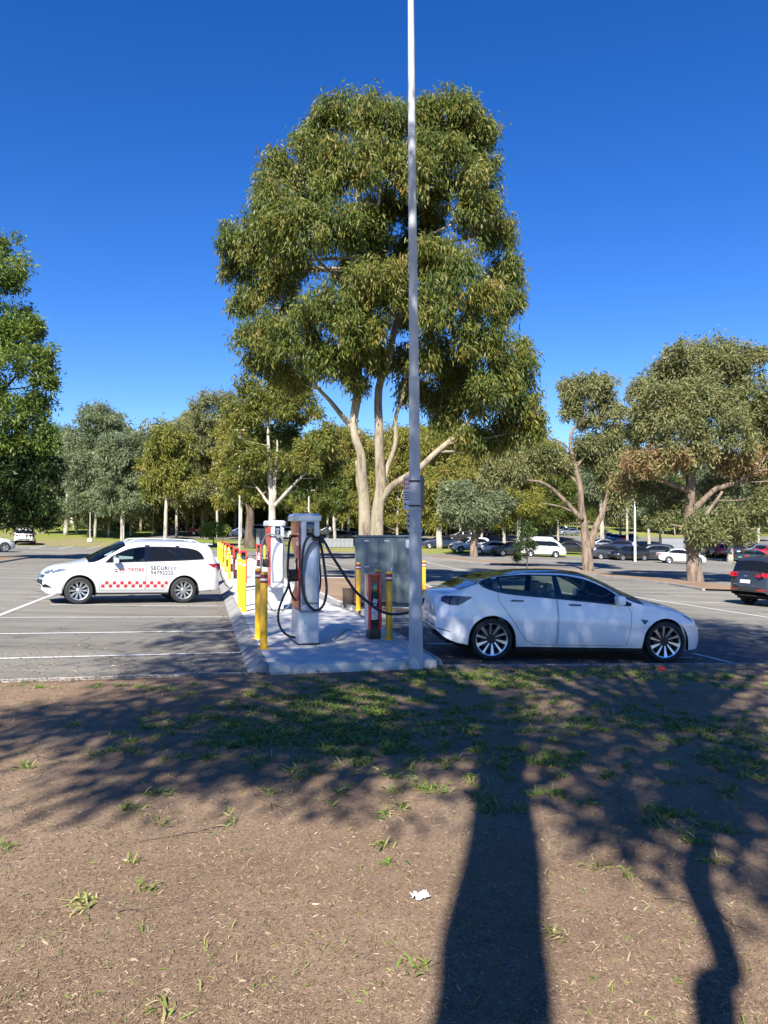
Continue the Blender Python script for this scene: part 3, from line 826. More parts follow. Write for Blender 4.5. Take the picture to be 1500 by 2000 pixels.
SPECS = {}
SPECS['electric_sedan'] = dict(L=4.694, W=1.85, r=.335, rr=.262, gap=.045, axles=(.985, 3.86), tumble=.50, crown=2.2, bow=.20, bowr=.16, zmid=.60, crease=(.66, -.012),
    top=[(0, .86), (.05, 1.02), (.12, 1.065), (.45, 1.12), (.8, 1.245), (1.2, 1.36), (1.7, 1.435), (2.15, 1.448), (2.55, 1.425), (2.95, 1.30), (3.4, 1.10), (3.72, .985), (4.1, .905), (4.4, .80), (4.6, .66), (4.694, .50)],
    edge=[(0, .84), (.06, .98), (.3, 1.06), (.6, 1.17), (.8, 1.245), (1.1, 1.335), (1.6, 1.395), (2.1, 1.40), (2.5, 1.355), (2.9, 1.19), (3.2, 1.02), (3.4, .945), (3.8, .885), (4.15, .81), (4.45, .70), (4.62, .57), (4.694, .45)],
    belt=[(0, .74), (.1, .92), (.4, 1.04), (.74, 1.17), (3.27, .93), (3.6, .885), (3.9, .84), (4.2, .76), (4.45, .66), (4.62, .53), (4.694, .42)],
    wbot=[(.74, 1.225), (.82, 1.175), (1.0, 1.115), (1.25, 1.07), (1.9, 1.02), (2.6, .965), (3.0, .935), (3.27, .915)],
    wtop=[(.74, 1.225), (.95, 1.285), (1.2, 1.325), (1.6, 1.355), (2.1, 1.355), (2.5, 1.305), (2.8, 1.20), (3.1, 1.025), (3.27, .915)],
    low=[(0, .46), (.12, .36), (.5, .26), (1.4, .19), (3.4, .18), (4.3, .19), (4.6, .20), (4.694, .30)],
    plan=[(0, .70), (.06, .79), (.2, .86), (.5, .905), (.985, .925), (2, .925), (3.6, .92), (4.0, .90), (4.3, .83), (4.5, .73), (4.64, .60), (4.694, .50)],
    glass_top=[(.42, 1.0), (1.0, 2.62), (2.62, 3.5)], glass_names=['rear_window', 'roof_glass', 'windshield'], glass='glass', glass_m={'rear_window': 'dark_glass', 'roof_glass': 'dark_glass'},
    splits=[1.13, 2.06], pillars=[[(2.00, 1.005), (2.14, .995), (2.07, 1.37), (1.99, 1.37)], [(1.12, 1.09), (1.16, 1.085), (1.09, 1.32), (1.05, 1.32)], [(3.0, .925), (3.27, .905), (3.10, 1.03), (3.03, 1.05)], [(.74, 1.215), (.9, 1.14), (.95, 1.15), (.87, 1.255)]],
    doors=[[(1.06, 1.10), (1.2, 1.062), (2.02, .998), (2.04, .72), (2.03, .26), (1.66, .27), (1.54, .33), (1.42, .48), (1.30, .66), (1.18, .82), (1.08, .95)], [(2.04, .996), (3.22, .905), (3.27, .78), (3.25, .5), (3.20, .26), (2.05, .26), (2.06, .72)]],
    handles=[(1.27, .955, .21), (2.22, .905, .21)], handle_mat='gloss_black', mirror=(3.02, .955), mirror_mat='paint',
    side_taillight=[[(.17, .92), (.24, .885), (.30, .865), (.43, .865), (.52, .91), (.66, 1.005), (.40, 1.015), (.24, 1.01), (.18, .985)]], tail_mat='smoked_red',
    side_headlight=[[(4.56, .56), (4.49, .60), (4.22, .735), (4.14, .775), (4.28, .745), (4.5, .64)]], rear_light=[], seat_dz=-.07,
    side_extra=[([(3.42, .70), (3.55, .685), (3.50, .62), (3.47, .62)], 'gloss_black', 'side_camera'), ([(.12, .50), (.30, .455), (.34, .44), (.14, .475)], 'black', 'rear_reflector')],
    rear_patches=[([(-.26, .72), (.26, .72), (.26, .84), (-.26, .84)], 'plate', 'number_plate'), ([(-.6, .40), (.6, .40), (.62, .52), (-.62, .52)], 'black', 'rear_diffuser')],
    front_patches=[([(-.4, .28), (.4, .28), (.42, .38), (-.42, .38)], 'black', 'air_intake')], seats=(1.45, 2.38), dash=3.05, seat='seat_white', rim='blade', rim_mat='alloy', under=.17)
SPECS['security_wagon'] = dict(L=4.695, W=1.81, r=.348, rr=.245, gap=.06, axles=(1.08, 3.75), tumble=.30, crown=2.6, bow=.16, bowr=.10, zmid=.70, crease=(.98, -.015),
    top=[(0, .55), (.03, .95), (.10, 1.12), (.22, 1.38), (.36, 1.60), (.46, 1.66), (.7, 1.68), (1.4, 1.70), (2.1, 1.695), (2.6, 1.64), (2.95, 1.50), (3.35, 1.28), (3.62, 1.14), (3.9, 1.09), (4.3, 1.01), (4.55, .87), (4.66, .66), (4.695, .5)],
    edge=[(0, .52), (.03, .9), (.10, 1.06), (.22, 1.32), (.36, 1.54), (.46, 1.60), (.7, 1.625), (1.4, 1.63), (2.1, 1.615), (2.55, 1.545), (2.9, 1.36), (3.2, 1.175), (3.4, 1.09), (3.7, 1.055), (4.1, .99), (4.4, .88), (4.6, .68), (4.695, .46)],
    belt=[(0, .45), (.06, .85), (.3, 1.12), (.55, 1.20), (3.2, 1.07), (3.5, 1.055), (3.8, 1.02), (4.1, .95), (4.4, .83), (4.6, .62), (4.695, .42)],
    wbot=[(.55, 1.21), (.66, 1.20), (1.2, 1.165), (2.0, 1.13), (2.6, 1.105), (3.12, 1.09)],
    wtop=[(.55, 1.21), (.64, 1.36), (.78, 1.44), (1.1, 1.49), (1.6, 1.51), (2.1, 1.50), (2.5, 1.44), (2.8, 1.32), (3.0, 1.20), (3.12, 1.09)],
    low=[(0, .42), (.15, .36), (.6, .33), (1.5, .27), (3.3, .26), (4.2, .28), (4.55, .27), (4.695, .36)],
    plan=[(0, .72), (.05, .80), (.2, .865), (.6, .895), (1.2, .905), (3.4, .905), (3.9, .90), (4.25, .86), (4.5, .77), (4.64, .66), (4.695, .58)],
    glass_top=[(.13, .30), (2.62, 3.55)], glass_names=['rear_window', 'windshield'], glass='dark_glass', glass_side={2: 'glass'}, glass_m={'windshield': 'glass'},
    splits=[1.21, 2.10], pillars=[[(2.02, 1.12), (2.16, 1.115), (2.12, 1.555), (2.0, 1.555)], [(1.16, 1.155), (1.26, 1.15), (1.32, 1.55), (1.22, 1.55)], [(2.96, 1.085), (3.12, 1.08), (3.0, 1.23), (2.93, 1.28)]],
    doors=[[(1.12, 1.16), (2.08, 1.125), (2.09, .36), (1.62, .36), (1.53, .52), (1.36, .74), (1.18, .86)], [(2.10, 1.125), (3.10, 1.085), (3.26, .95), (3.26, .36), (2.11, .36)]],
    handles=[(1.28, .985, .19), (2.26, .95, .19)], mirror=(2.86, 1.09), trim='alloy_dark', trim_w=.02,
    side_taillight=[[(.03, .90), (.32, .99), (.45, 1.08), (.30, 1.07), (.06, 1.09)]], side_headlight=[[(4.60, .74), (4.36, .80), (4.08, .875), (4.06, .90), (4.32, .91), (4.52, .84)]],
    side_extra=[([(4.60, .42), (4.60, .52), (4.50, .50), (4.38, .42)], 'gloss_black', 'fog_lamp_trim')],
    rear_patches=[([(-.26, .75), (.26, .75), (.26, .87), (-.26, .87)], 'plate', 'number_plate')],
    front_patches=[([(-.62, .42), (.62, .42), (.52, .62), (-.52, .62)], 'black', 'grille'), ([(-.5, .66), (.5, .66), (.55, .74), (-.55, .74)], 'gloss_black', 'upper_grille')],
    seats=(1.45, 2.40), dash=3.0, rim='multi', rim_mat='alloy', under=.24)
def scaled(base, **k):
    d = dict(base); d.update(k); return d
def suv(L=4.66, H=1.68, wbx=(.95, 3.77), W=1.9, **k):
    a = L / 4.66; h = H / 1.68; X = lambda P: [(x * a, z * h) for x, z in P]
    d = dict(L=L, W=W, r=.36, rr=.25, axles=wbx, tumble=.30, crown=2.6, bow=.14, bowr=.16, zmid=.68,
        top=X([(0, .62), (.04, .95), (.10, 1.08), (.34, 1.50), (.46, 1.60), (.9, 1.665), (1.6, 1.68), (2.2, 1.66), (2.6, 1.60), (3.0, 1.42), (3.4, 1.18), (3.6, 1.10), (4.0, 1.04), (4.4, .93), (4.6, .78), (4.66, .6)]),
        edge=X([(0, .58), (.04, .9), (.10, 1.02), (.34, 1.43), (.46, 1.53), (.9, 1.60), (1.6, 1.61), (2.2, 1.585), (2.6, 1.50), (2.95, 1.31), (3.3, 1.10), (3.6, 1.03), (4.0, .97), (4.4, .85), (4.6, .68), (4.66, .55)]),
        belt=X([(0, .5), (.06, .82), (.3, 1.08), (.6, 1.14), (3.2, 1.04), (3.6, 1.0), (4.0, .94), (4.4, .8), (4.6, .62), (4.66, .5)]),
        wbot=X([(.62, 1.16), (.8, 1.14), (1.6, 1.10), (2.6, 1.06), (3.14, 1.04)]),
        wtop=X([(.62, 1.16), (.75, 1.34), (1.0, 1.47), (1.5, 1.52), (2.1, 1.50), (2.5, 1.42), (2.85, 1.24), (3.14, 1.04)]),
        low=X([(0, .46), (.15, .36), (.6, .30), (1.5, .26), (3.3, .26), (4.2, .26), (4.55, .28), (4.66, .36)]),
        plan=[(0, .74 * W / 1.9), (.05 * a, .81 * W / 1.9), (.2 * a, .885 * W / 1.9), (.6 * a, .94 * W / 1.9), (1.2 * a, .95 * W / 1.9), (3.4 * a, .95 * W / 1.9), (4.1 * a, .89 * W / 1.9), (4.5 * a, .75 * W / 1.9), (4.66 * a, .6 * W / 1.9)],
        glass_top=[(.13 * a, .32 * a), (2.66 * a, 3.42 * a)], glass_names=['rear_window', 'windshield'], splits=[1.1 * a, 2.05 * a],
        pillars=[[(2.0 * a, 1.08 * h), (2.1 * a, 1.075 * h), (2.08 * a, 1.52 * h), (1.98 * a, 1.52 * h)], [(1.05 * a, 1.12 * h), (1.13 * a, 1.12 * h), (1.17 * a, 1.50 * h), (1.09 * a, 1.50 * h)]],
        mirror=(2.84 * a, 1.05 * h), side_taillight=[[(.05 * a, .88 * h), (.32 * a, .93 * h), (.42 * a, 1.02 * h), (.08 * a, 1.03 * h)]], rear_light=[[(.42, .90 * h), (.72, .89 * h), (.74, 1.02 * h), (.42, 1.0 * h)]],
        side_headlight=[[(4.58 * a, .72 * h), (4.3 * a, .78 * h), (4.08 * a, .86 * h), (4.4 * a, .86 * h)]], front_light=[[(.45, .72 * h), (.68, .76 * h), (.68, .85 * h), (.42, .78 * h)]],
        rear_patches=[([(-.22, .72 * h), (.22, .72 * h), (.22, .83 * h), (-.22, .83 * h)], 'plate', 'number_plate'), ([(-.7, .40 * h), (.7, .40 * h), (.7, .52 * h), (-.7, .52 * h)], 'black', 'bumper_trim')],
        front_patches=[([(-.4, .45 * h), (.4, .45 * h), (.45, .74 * h), (-.45, .74 * h)], 'black', 'grille'), ([(-.2, .42 * h), (.2, .42 * h), (.2, .52 * h), (-.2, .52 * h)], 'plate', 'number_plate')])
    d.update(k); return d
def sedan(L=4.6, H=1.44, wbx=(1.0, 3.70), W=1.78, boot=True, **k):
    a = L / 4.6; h = H / 1.44; X = lambda P: [(x * a, z * h) for x, z in P]
    if boot:
        top = [(0, .75), (.04, .95), (.12, 1.02), (.7, 1.06), (1.0, 1.20), (1.4, 1.38), (1.9, 1.44), (2.4, 1.42), (2.8, 1.30), (3.3, 1.05), (3.5, .98), (4.0, .90), (4.4, .78), (4.56, .62), (4.6, .5)]
        edge = [(0, .72), (.04, .9), (.12, .97), (.7, 1.00), (1.0, 1.13), (1.35, 1.31), (1.8, 1.375), (2.3, 1.36), (2.7, 1.22), (3.1, 1.0), (3.4, .93), (4.0, .85), (4.4, .72), (4.56, .56), (4.6, .46)]
        wb_ = [(.86, 1.02), (1.1, 1.0), (2.0, .96), (3.1, .92)]; wt = [(.86, 1.02), (1.1, 1.15), (1.4, 1.27), (1.9, 1.32), (2.3, 1.30), (2.7, 1.15), (3.1, .92)]; gt = [(.74 * a, 1.2 * a), (2.5 * a, 3.35 * a)]
    else:
        top = [(0, .6), (.05, .92), (.14, 1.06), (.42, 1.30), (.7, 1.39), (1.2, 1.44), (1.9, 1.44), (2.4, 1.42), (2.8, 1.30), (3.3, 1.05), (3.5, .98), (4.0, .90), (4.4, .78), (4.56, .62), (4.6, .5)]
        edge = [(0, .58), (.05, .88), (.14, 1.0), (.42, 1.23), (.7, 1.33), (1.2, 1.385), (1.9, 1.38), (2.3, 1.36), (2.7, 1.22), (3.1, 1.0), (3.4, .93), (4.0, .85), (4.4, .72), (4.56, .56), (4.6, .46)]
        wb_ = [(.5, 1.03), (1.1, 1.0), (2.0, .96), (3.1, .92)]; wt = [(.5, 1.03), (.7, 1.20), (1.1, 1.31), (1.9, 1.33), (2.3, 1.30), (2.7, 1.15), (3.1, .92)]; gt = [(.15 * a, .45 * a), (2.5 * a, 3.35 * a)]
    d = dict(L=L, W=W, r=.32, rr=.22, axles=wbx, tumble=.38, crown=2.4, bow=.16, bowr=.12, zmid=.6, top=X(top), edge=X(edge),
        belt=X([(0, .6), (.06, .82), (.3, .94), (.8, .98), (3.1, .92), (3.5, .88), (4.0, .82), (4.4, .68), (4.56, .53), (4.6, .44)]), wbot=X(wb_), wtop=X(wt),
        low=X([(0, .42), (.15, .32), (.6, .25), (1.5, .2), (3.3, .19), (4.2, .2), (4.5, .2), (4.6, .3)]),
        plan=[(0, .68), (.05, .75), (.2, .83), (.6, .88), (1.2, .89), (3.4, .89), (4.0, .85), (4.4, .73), (4.6, .56)], glass_top=gt, glass_names=['rear_window', 'windshield'], splits=[2.0 * a],
        pillars=[[(1.96 * a, .94 * h), (2.05 * a, .94 * h), (2.03 * a, 1.34 * h), (1.95 * a, 1.34 * h)]], mirror=(2.78 * a, .93 * h),
        side_taillight=[[(.05, .78 * h), (.32, .80 * h), (.32, .92 * h), (.08, .93 * h)]], rear_light=[[(.45, .76 * h), (.68, .76 * h), (.70, .92 * h), (.45, .90 * h)]],
        side_headlight=[[(4.5 * a, .60), (4.25 * a, .64), (4.08 * a, .74), (4.35 * a, .73)]], front_light=[[(.42, .58), (.62, .6), (.6, .70), (.4, .66)]],
        rear_patches=[([(-.22, .66 * h), (.22, .66 * h), (.22, .78 * h), (-.22, .78 * h)], 'plate', 'number_plate')],
        front_patches=[([(-.35, .35), (.35, .35), (.38, .58), (-.38, .58)], 'black', 'grille'), ([(-.2, .40), (.2, .40), (.2, .48), (-.2, .48)], 'plate', 'number_plate')])
    d.update(k); return d
SPECS['rear_view_suv'] = suv(rim='multi', rear_light=[[(.38, .97), (.72, .93), (.80, .99), (.80, 1.09), (.42, 1.05)]],
    side_taillight=[[(.02, .94), (.34, .98), (.42, 1.07), (.05, 1.09)]],
    rear_patches=[([(-.22, .74), (.22, .74), (.22, .85), (-.22, .85)], 'plate', 'number_plate'), ([(-.7, .34), (.7, .34), (.78, .44), (.6, .41), (-.6, .41), (-.78, .44)], 'alloy', 'bumper_strip', .016),
        ([(-.78, .49), (-.34, .50), (-.36, .55), (-.78, .58)], 'red_light', 'reflector'), ([(.34, .50), (.78, .49), (.78, .58), (.36, .55)], 'red_light', 'reflector'), ([(-.82, .66), (.82, .66), (.82, .674), (-.82, .674)], 'seam', 'tailgate_gap', .004),
        ([(-.08, .955), (.08, .955), (.08, .985), (-.08, .985)], 'alloy', 'emblem'), ([(.35, .68), (.60, .68), (.60, .70), (.35, .70)], 'alloy', 'emblem')])
SPECS['suv'] = suv(); SPECS['large_suv'] = suv(L=4.85, H=1.72, wbx=(1.0, 3.85)); SPECS['sedan'] = sedan(); SPECS['hatchback'] = sedan(L=4.3, H=1.47, wbx=(.85, 3.48), boot=False)
SPECS['wagon'] = sedan(L=4.75, H=1.48, wbx=(1.05, 3.80), boot=False, top=[(0, .6), (.05, .92), (.14, 1.08), (.40, 1.36), (.6, 1.44), (1.2, 1.49), (2.0, 1.49), (2.5, 1.46), (2.9, 1.33), (3.4, 1.08), (3.6, 1.0), (4.1, .92), (4.5, .8), (4.7, .63), (4.75, .5)],
    edge=[(0, .58), (.05, .88), (.14, 1.02), (.40, 1.28), (.6, 1.37), (1.2, 1.42), (2.0, 1.42), (2.4, 1.40), (2.8, 1.25), (3.2, 1.03), (3.5, .95), (4.1, .87), (4.5, .74), (4.7, .57), (4.75, .46)])
SPECS['people_van'] = dict(L=4.84, W=1.72, r=.33, rr=.21, gap=.05, axles=(1.05, 3.62), tumble=.16, crown=3.0, bow=.16, bowr=.05, zmid=.75,
    top=[(0, .6), (.03, 1.5), (.15, 1.9), (.35, 2.04), (1.5, 2.1), (3.0, 2.09), (3.5, 2.0), (3.9, 1.76), (4.3, 1.34), (4.5, 1.12), (4.7, 1.0), (4.8, .8), (4.84, .6)],
    edge=[(0, .58), (.03, 1.4), (.15, 1.78), (.35, 1.9), (1.5, 1.94), (3.0, 1.92), (3.5, 1.82), (3.9, 1.58), (4.3, 1.2), (4.5, 1.03), (4.7, .92), (4.8, .75), (4.84, .55)],
    belt=[(0, .5), (.05, 1.0), (.3, 1.15), (3.9, 1.13), (4.3, 1.05), (4.5, .95), (4.7, .85), (4.8, .68), (4.84, .5)],
    wbot=[(.35, 1.18), (2.0, 1.17), (3.3, 1.15), (4.1, 1.12)], wtop=[(.35, 1.62), (2.0, 1.66), (3.2, 1.64), (3.6, 1.54), (4.1, 1.14)], low=[(0, .4), (.2, .34), (2, .3), (4.4, .3), (4.7, .3), (4.84, .36)],
    plan=[(0, .78), (.06, .83), (.3, .86), (4.0, .86), (4.5, .82), (4.75, .72), (4.84, .62)], glass_top=[(3.4, 4.42)], glass_names=['windshield'], splits=[1.7, 3.0],
    pillars=[[(1.62, 1.12), (1.78, 1.12), (1.78, 1.70), (1.62, 1.70)], [(2.9, 1.12), (3.12, 1.12), (3.12, 1.68), (2.9, 1.68)]], mirror=(3.85, 1.2),
    side_taillight=[[(.03, .8), (.12, .8), (.12, 1.1), (.03, 1.1)]], side_headlight=[[(4.76, .72), (4.6, .76), (4.52, .9), (4.7, .92)]], front_light=[[(.45, .72), (.68, .75), (.68, .9), (.45, .86)]],
    rear_light=[[(.62, .8), (.78, .8), (.78, 1.15), (.62, 1.15)]], side_extra=[([(.9, .62), (3.9, .62), (3.9, .65), (.9, .65)], 'seam', 'rub_strip')])
SPECS['people_van']['pillars'][0] = [(1.64, 1.14), (1.76, 1.14), (1.76, 1.68), (1.64, 1.68)]

# ---- the white electric sedan on the right
a1 = gp(955, 1289.5); a2 = gp(1299.5, 1293.5)
dirr = (a2 - a1); hd = math.degrees(math.atan2(dirr.y, dirr.x)); sc = dirr.length / 2.875 * .98
mid_ = (a1 + a2) / 2; fw = Vector((math.cos(R_(hd)), math.sin(R_(hd)))); lfv = Vector((-fw.y, fw.x))
ctr = Vector((mid_.x, mid_.y)) - fw * ((.985 + 3.86) / 2 - 4.694 / 2) * sc + lfv * (.925 - .125 + .06) * sc
tesla, tc_ = put_car('electric_sedan', 'electric_car', ctr, hd, 'pearl_car', 'glossy white electric sedan with black glass roof parked in shade beside the lamp post', 'car', hero=True, scale=sc)
# ---- the white security wagon on the left
b1 = gp(360, 1178); b2 = gp(153, 1179.5)
db = (b2 - b1); hd2 = math.degrees(math.atan2(db.y, db.x)); hd2 = hd2 + 4; sc2 = .975
mid_ = (b1 + b2) / 2; fw = Vector((math.cos(R_(hd2)), math.sin(R_(hd2)))); lfv = Vector((-fw.y, fw.x))
ctr = Vector((mid_.x, mid_.y)) - fw * ((1.08 + 3.75) / 2 - 4.695 / 2) * sc2 - lfv * (.905 - .125 + .06) * sc2
sec, cs = put_car('security_wagon', 'security_car', ctr, hd2, 'white_car', 'white security wagon with red chequered stripe and phone number on its doors', 'car', hero=True, scale=sc2)
def textmesh(body, size, x0, z0, bold=0.0, spacing=1.0, sx=1.0):
    cu = bpy.data.curves.new('t', 'FONT'); cu.body = body; cu.size = size; cu.space_character = spacing; cu.offset = bold; cu.resolution_u = 3
    o = bpy.data.objects.new('t', cu); COL.objects.link(o); dg = bpy.context.evaluated_depsgraph_get(); dg.update()
    me = o.evaluated_get(dg).to_mesh(); bm = bmesh.new(); bm.from_mesh(me)
    for _ in range(1): bmesh.ops.subdivide_edges(bm, edges=[e for e in bm.edges if e.calc_length() > .06], cuts=1)
    bmesh.ops.triangulate(bm, faces=bm.faces[:]); bm.verts.index_update()
    v = [(q.co.x * sx, q.co.y) for q in bm.verts]; f = [[q.index for q in p.verts] for p in bm.faces]; bm.free()
    o.evaluated_get(dg).to_mesh_clear(); bpy.data.objects.remove(o); bpy.data.curves.remove(cu)
    return v, f
def sidetext(body, size, xs, z, mat, name, bold=0.0, spacing=1.0, sx=1.0):
    v, f = textmesh(body, size, 0, 0, bold, spacing, sx)
    m = MB().add(cs.cast([(xs - u, z + w) for u, w in v], 'L', .005), f, True)
    o = m.build(name, M[mat], sec); o.location = (-cs.L / 2, 0, 0); return o
sidetext('LA TROBE', .108, 2.78, .86, 'print_red', 'lettering', .003, 1.2, 1.12)
sidetext('UNIVERSITY', .034, 2.78, .81, 'print_grey', 'lettering', 0, 1.1)
sidetext('SECURITY', .136, 1.98, .90, 'print_grey', 'lettering', .004, 1.15, 1.0)
sidetext('94792222', .136, 1.98, .775, 'print_grey', 'lettering', .002, 1.12, 1.0)
# bird emblem
bird = [[(2.92, .82), (2.86, .87), (2.82, .865), (2.85, .84)], [(2.93, .90), (2.86, .915), (2.82, .90), (2.87, .885)], [(2.86, .885), (2.83, .85), (2.80, .80), (2.84, .83)]]
o = link('emblem', cs.decal(bird, 'L', .005, 1), sec, M['print_grey']); o.location = (-cs.L / 2, 0, 0)
sq = []
for r in range(2):
    for k in range(9):
        if r == 0: x = 3.22 - .190 * k
        else: x = 3.125 - .190 * k
        sq.append([(x - .083, .43 + r * .083), (x, .43 + r * .083), (x, .51 + r * .083), (x - .083, .51 + r * .083)])
sq = [q for q in sq if q[0][0] > 1.50]
o = link('chequered_stripe', cs.decal(sq, 'L', .005, 1), sec, M['print_red']); o.location = (-cs.L / 2, 0, 0)
rails = MB()
for sg in (1, -1): rails.tube([(x - cs.L / 2, sg * .60, cs.top(x) - .0 + (.03 if .75 < x < 2.4 else -.03)) for x in (.65, .8, 1.4, 2.0, 2.35, 2.5)], .016, 6)
rails.build('roof_rail', M['white_car'], sec)
MB().box((.36 - cs.L / 2, 0, 1.615), (.22, 1.2, .035), b=.012).build('roof_spoiler', M['white_car'], sec)
MB().box((.75 - cs.L / 2, 0, 1.70), (.14, .05, .07), b=.02).build('roof_aerial', M['white_car'], sec)

# ---- other cars: (spec, colour, photo x of the middle, photo y of the wheels, heading, label, name)
CARS = [
 ('rear_view_suv', 'grey_car', 1535, 1182, 8, 'dark grey wagon cropped by the right edge, its rear with red lamps in view', 'parked_car'),
 ('hatchback', 'white_car', 296, 1144, 18, 'white car almost hidden behind the security wagon, only its tail and roof edge showing', 'parked_car'),
 ('suv', 'white_car', -48, 1078, 40, 'white car cut off by the left edge of the photo, only one end showing', 'parked_car'),
 ('suv', 'white_car', 42, 1063, 112, 'white wagon with red tail lamp at the left kerb of the grass', 'parked_car'),
 ('people_van', 'white_car', 1063, 1088, -4, 'white high roof passenger van beyond the sapling', 'van'),
 ('sedan', 'white_car', 1335, 1101, -6, 'white sedan partly behind the trunk of the rust tinged tree', 'parked_car'),
 ('large_suv', 'grey_car', 1276, 1095, 172, 'grey people mover facing left beside the white lamp pole', 'parked_car'),
 ('wagon', 'grey_car', 1196, 1093, 4, 'dark grey station wagon with silver wheels left of the white lamp pole', 'parked_car'),
 ('hatchback', 'black_car', 1232, 1095, 200, 'black car whose nose shows left of the white lamp pole', 'parked_car'),
 ('suv', 'white_car', 918, 1079, 200, 'white wagon behind the small grey green tree, left of the white hatchback', 'parked_car'),
 ('sedan', 'white_car', 962, 1083, 176, 'white hatchback right of the small grey green tree', 'parked_car'),
 ('hatchback', 'black_car', 1000, 1086, 196, 'black hatchback with silver wheels directly left of the passenger van', 'parked_car'),
 ('sedan', 'black_car', 1122, 1082, -8, 'black sedan directly right of the passenger van', 'parked_car'),
 ('sedan', 'blue_car', 860, 1071, 184, 'dark blue sedan just right of the big lamp post', 'parked_car'),
 ('hatchback', 'black_car', 902, 1057, 170, 'black hatchback small in the distance above the white wagon', 'parked_car'),
 ('sedan', 'silver_car', 1176, 1075, 175, 'pale car peeking out behind the dark grey station wagon', 'parked_car'),
 ('wagon', 'blue_car', 1210, 1079, 150, 'dark blue car with open sky reflections behind the dark grey station wagon', 'parked_car'),
 ('suv', 'white_car', 1186, 1062, 250, 'white wagon first of the uphill row right of the mid tree', 'parked_car'),
 ('hatchback', 'silver_car', 1204, 1063, 250, 'silver hatchback second of the uphill row right of the mid tree', 'parked_car'),
 ('hatchback', 'red_car', 1219, 1065, 250, 'maroon hatchback third of the uphill row right of the mid tree', 'parked_car'),
 ('suv', 'black_car', 1234, 1065, 250, 'black car last of the uphill row, just left of the white lamp pole', 'parked_car'),
 ('hatchback', 'blue_car', 1372, 1086, 100, 'navy hatchback with orange lamp just right of the rust tinged tree trunk', 'parked_car'),
 ('hatchback', 'silver_car', 1388, 1087, 100, 'silver hatchback between the navy hatchback and the navy wagon', 'parked_car'),
 ('suv', 'red_car', 1402, 1088, 100, 'maroon wagon in the row right of the rust tinged tree', 'parked_car'),
 ('suv', 'blue_car', 1421, 1088, 104, 'navy wagon left of the pale slim trunk', 'parked_car'),
 ('wagon', 'silver_car', 1444, 1088, 20, 'silver grey wagon right of the pale slim trunk', 'parked_car'),
 ('sedan', 'green_car', 1480, 1103, 30, 'dark teal sedan with white number plate behind the cropped grey wagon', 'parked_car'),
 ('sedan', 'red_car', 1500, 1090, 190, 'bright red sedan at the right edge behind the teal sedan', 'parked_car'),
 ('wagon', 'silver_car', 1478, 1087, 185, 'silver car at the far right behind the teal sedan', 'parked_car'),
 ('hatchback', 'red_car', 398, 1046, 176, 'red hatchback beyond the grass behind the security wagon', 'parked_car'),
 ('sedan', 'blue_car', 470, 1049, 178, 'dark blue sedan behind the thin white lamp pole', 'parked_car'),
 ('suv', 'white_car', 497, 1047, 170, 'white wagon in the distance between the thin lamp pole and the dark trunk', 'parked_car'),
 ('suv', 'white_car', 340, 1036, 176, 'white wagon far beyond the grass, leftmost of the distant row', 'parked_car'),
 ('hatchback', 'silver_car', 318, 1037, 180, 'silver hatchback far beyond the grass near the thin trunks', 'parked_car'),
 ('sedan', 'white_car', 443, 1040, 180, 'white sedan half hidden above the dark blue sedan', 'parked_car'),
 ('suv', 'white_car', 556, 1053, 160, 'white wagon seen between the two tall charging stations', 'parked_car'),
 ('suv', 'black_car', 563, 1043, 165, 'black wagon seen above the gap between the two tall charging stations', 'parked_car'),
 ('hatchback', 'black_car', 655, 1058, 178, 'black hatchback between the front charging station and the cabinet', 'parked_car'),
 ('sedan', 'grey_car', 640, 1047, 178, 'dark grey sedan far behind the front charging station', 'parked_car'),
 ('sedan', 'blue_car', 678, 1049, 180, 'navy sedan left of the cabinet in the far car park', 'parked_car'),
 ('sedan', 'silver_car', 1112, 1046, 200, 'silver sedan far up the slope above the passenger van', 'parked_car'),
 ('suv', 'white_car', 1088, 1044, 190, 'white wagon far up the slope above the roof of the passenger van', 'parked_car'),
 ('hatchback', 'white_car', 955, 1041, 180, 'white hatchback far behind the small grey green tree', 'parked_car'),
 ('wagon', 'grey_car', 935, 1047, 180, 'grey wagon far behind the small grey green tree', 'parked_car'),
]
for spec, col, px_, py_, hd_, lab, nm in CARS:
    p = gp(px_, py_, 260)
    if spec == 'rear_view_suv':
        p = gp(1488, 1187); q = Vector((p.x, p.y)) + dv * 2.25 + du * .9; hd_ = 17
    else: q = Vector((p.x, p.y + .8))
    put_car(spec, nm, q, hd_, col, lab, 'van' if spec == 'people_van' else 'car', None if spec in ('rear_view_suv', 'people_van') else 'cars parked in the car parks')
# cable from the security wagon's tail to the socket post
# ------------------------------------------------------------------ street furniture
IR = R_(13.2)                                    # the island's turn
def on_slab(px, py, add=SLAB_H):
    """a point on the island's top seen at px, py"""
    d = 3.0
    while d < 90:
        p = ray(px, py, d)
        if p.z < gz(p.x, p.y) + add: break
        d += .02
    return Vector((p.x, p.y, gz(p.x, p.y) + add))

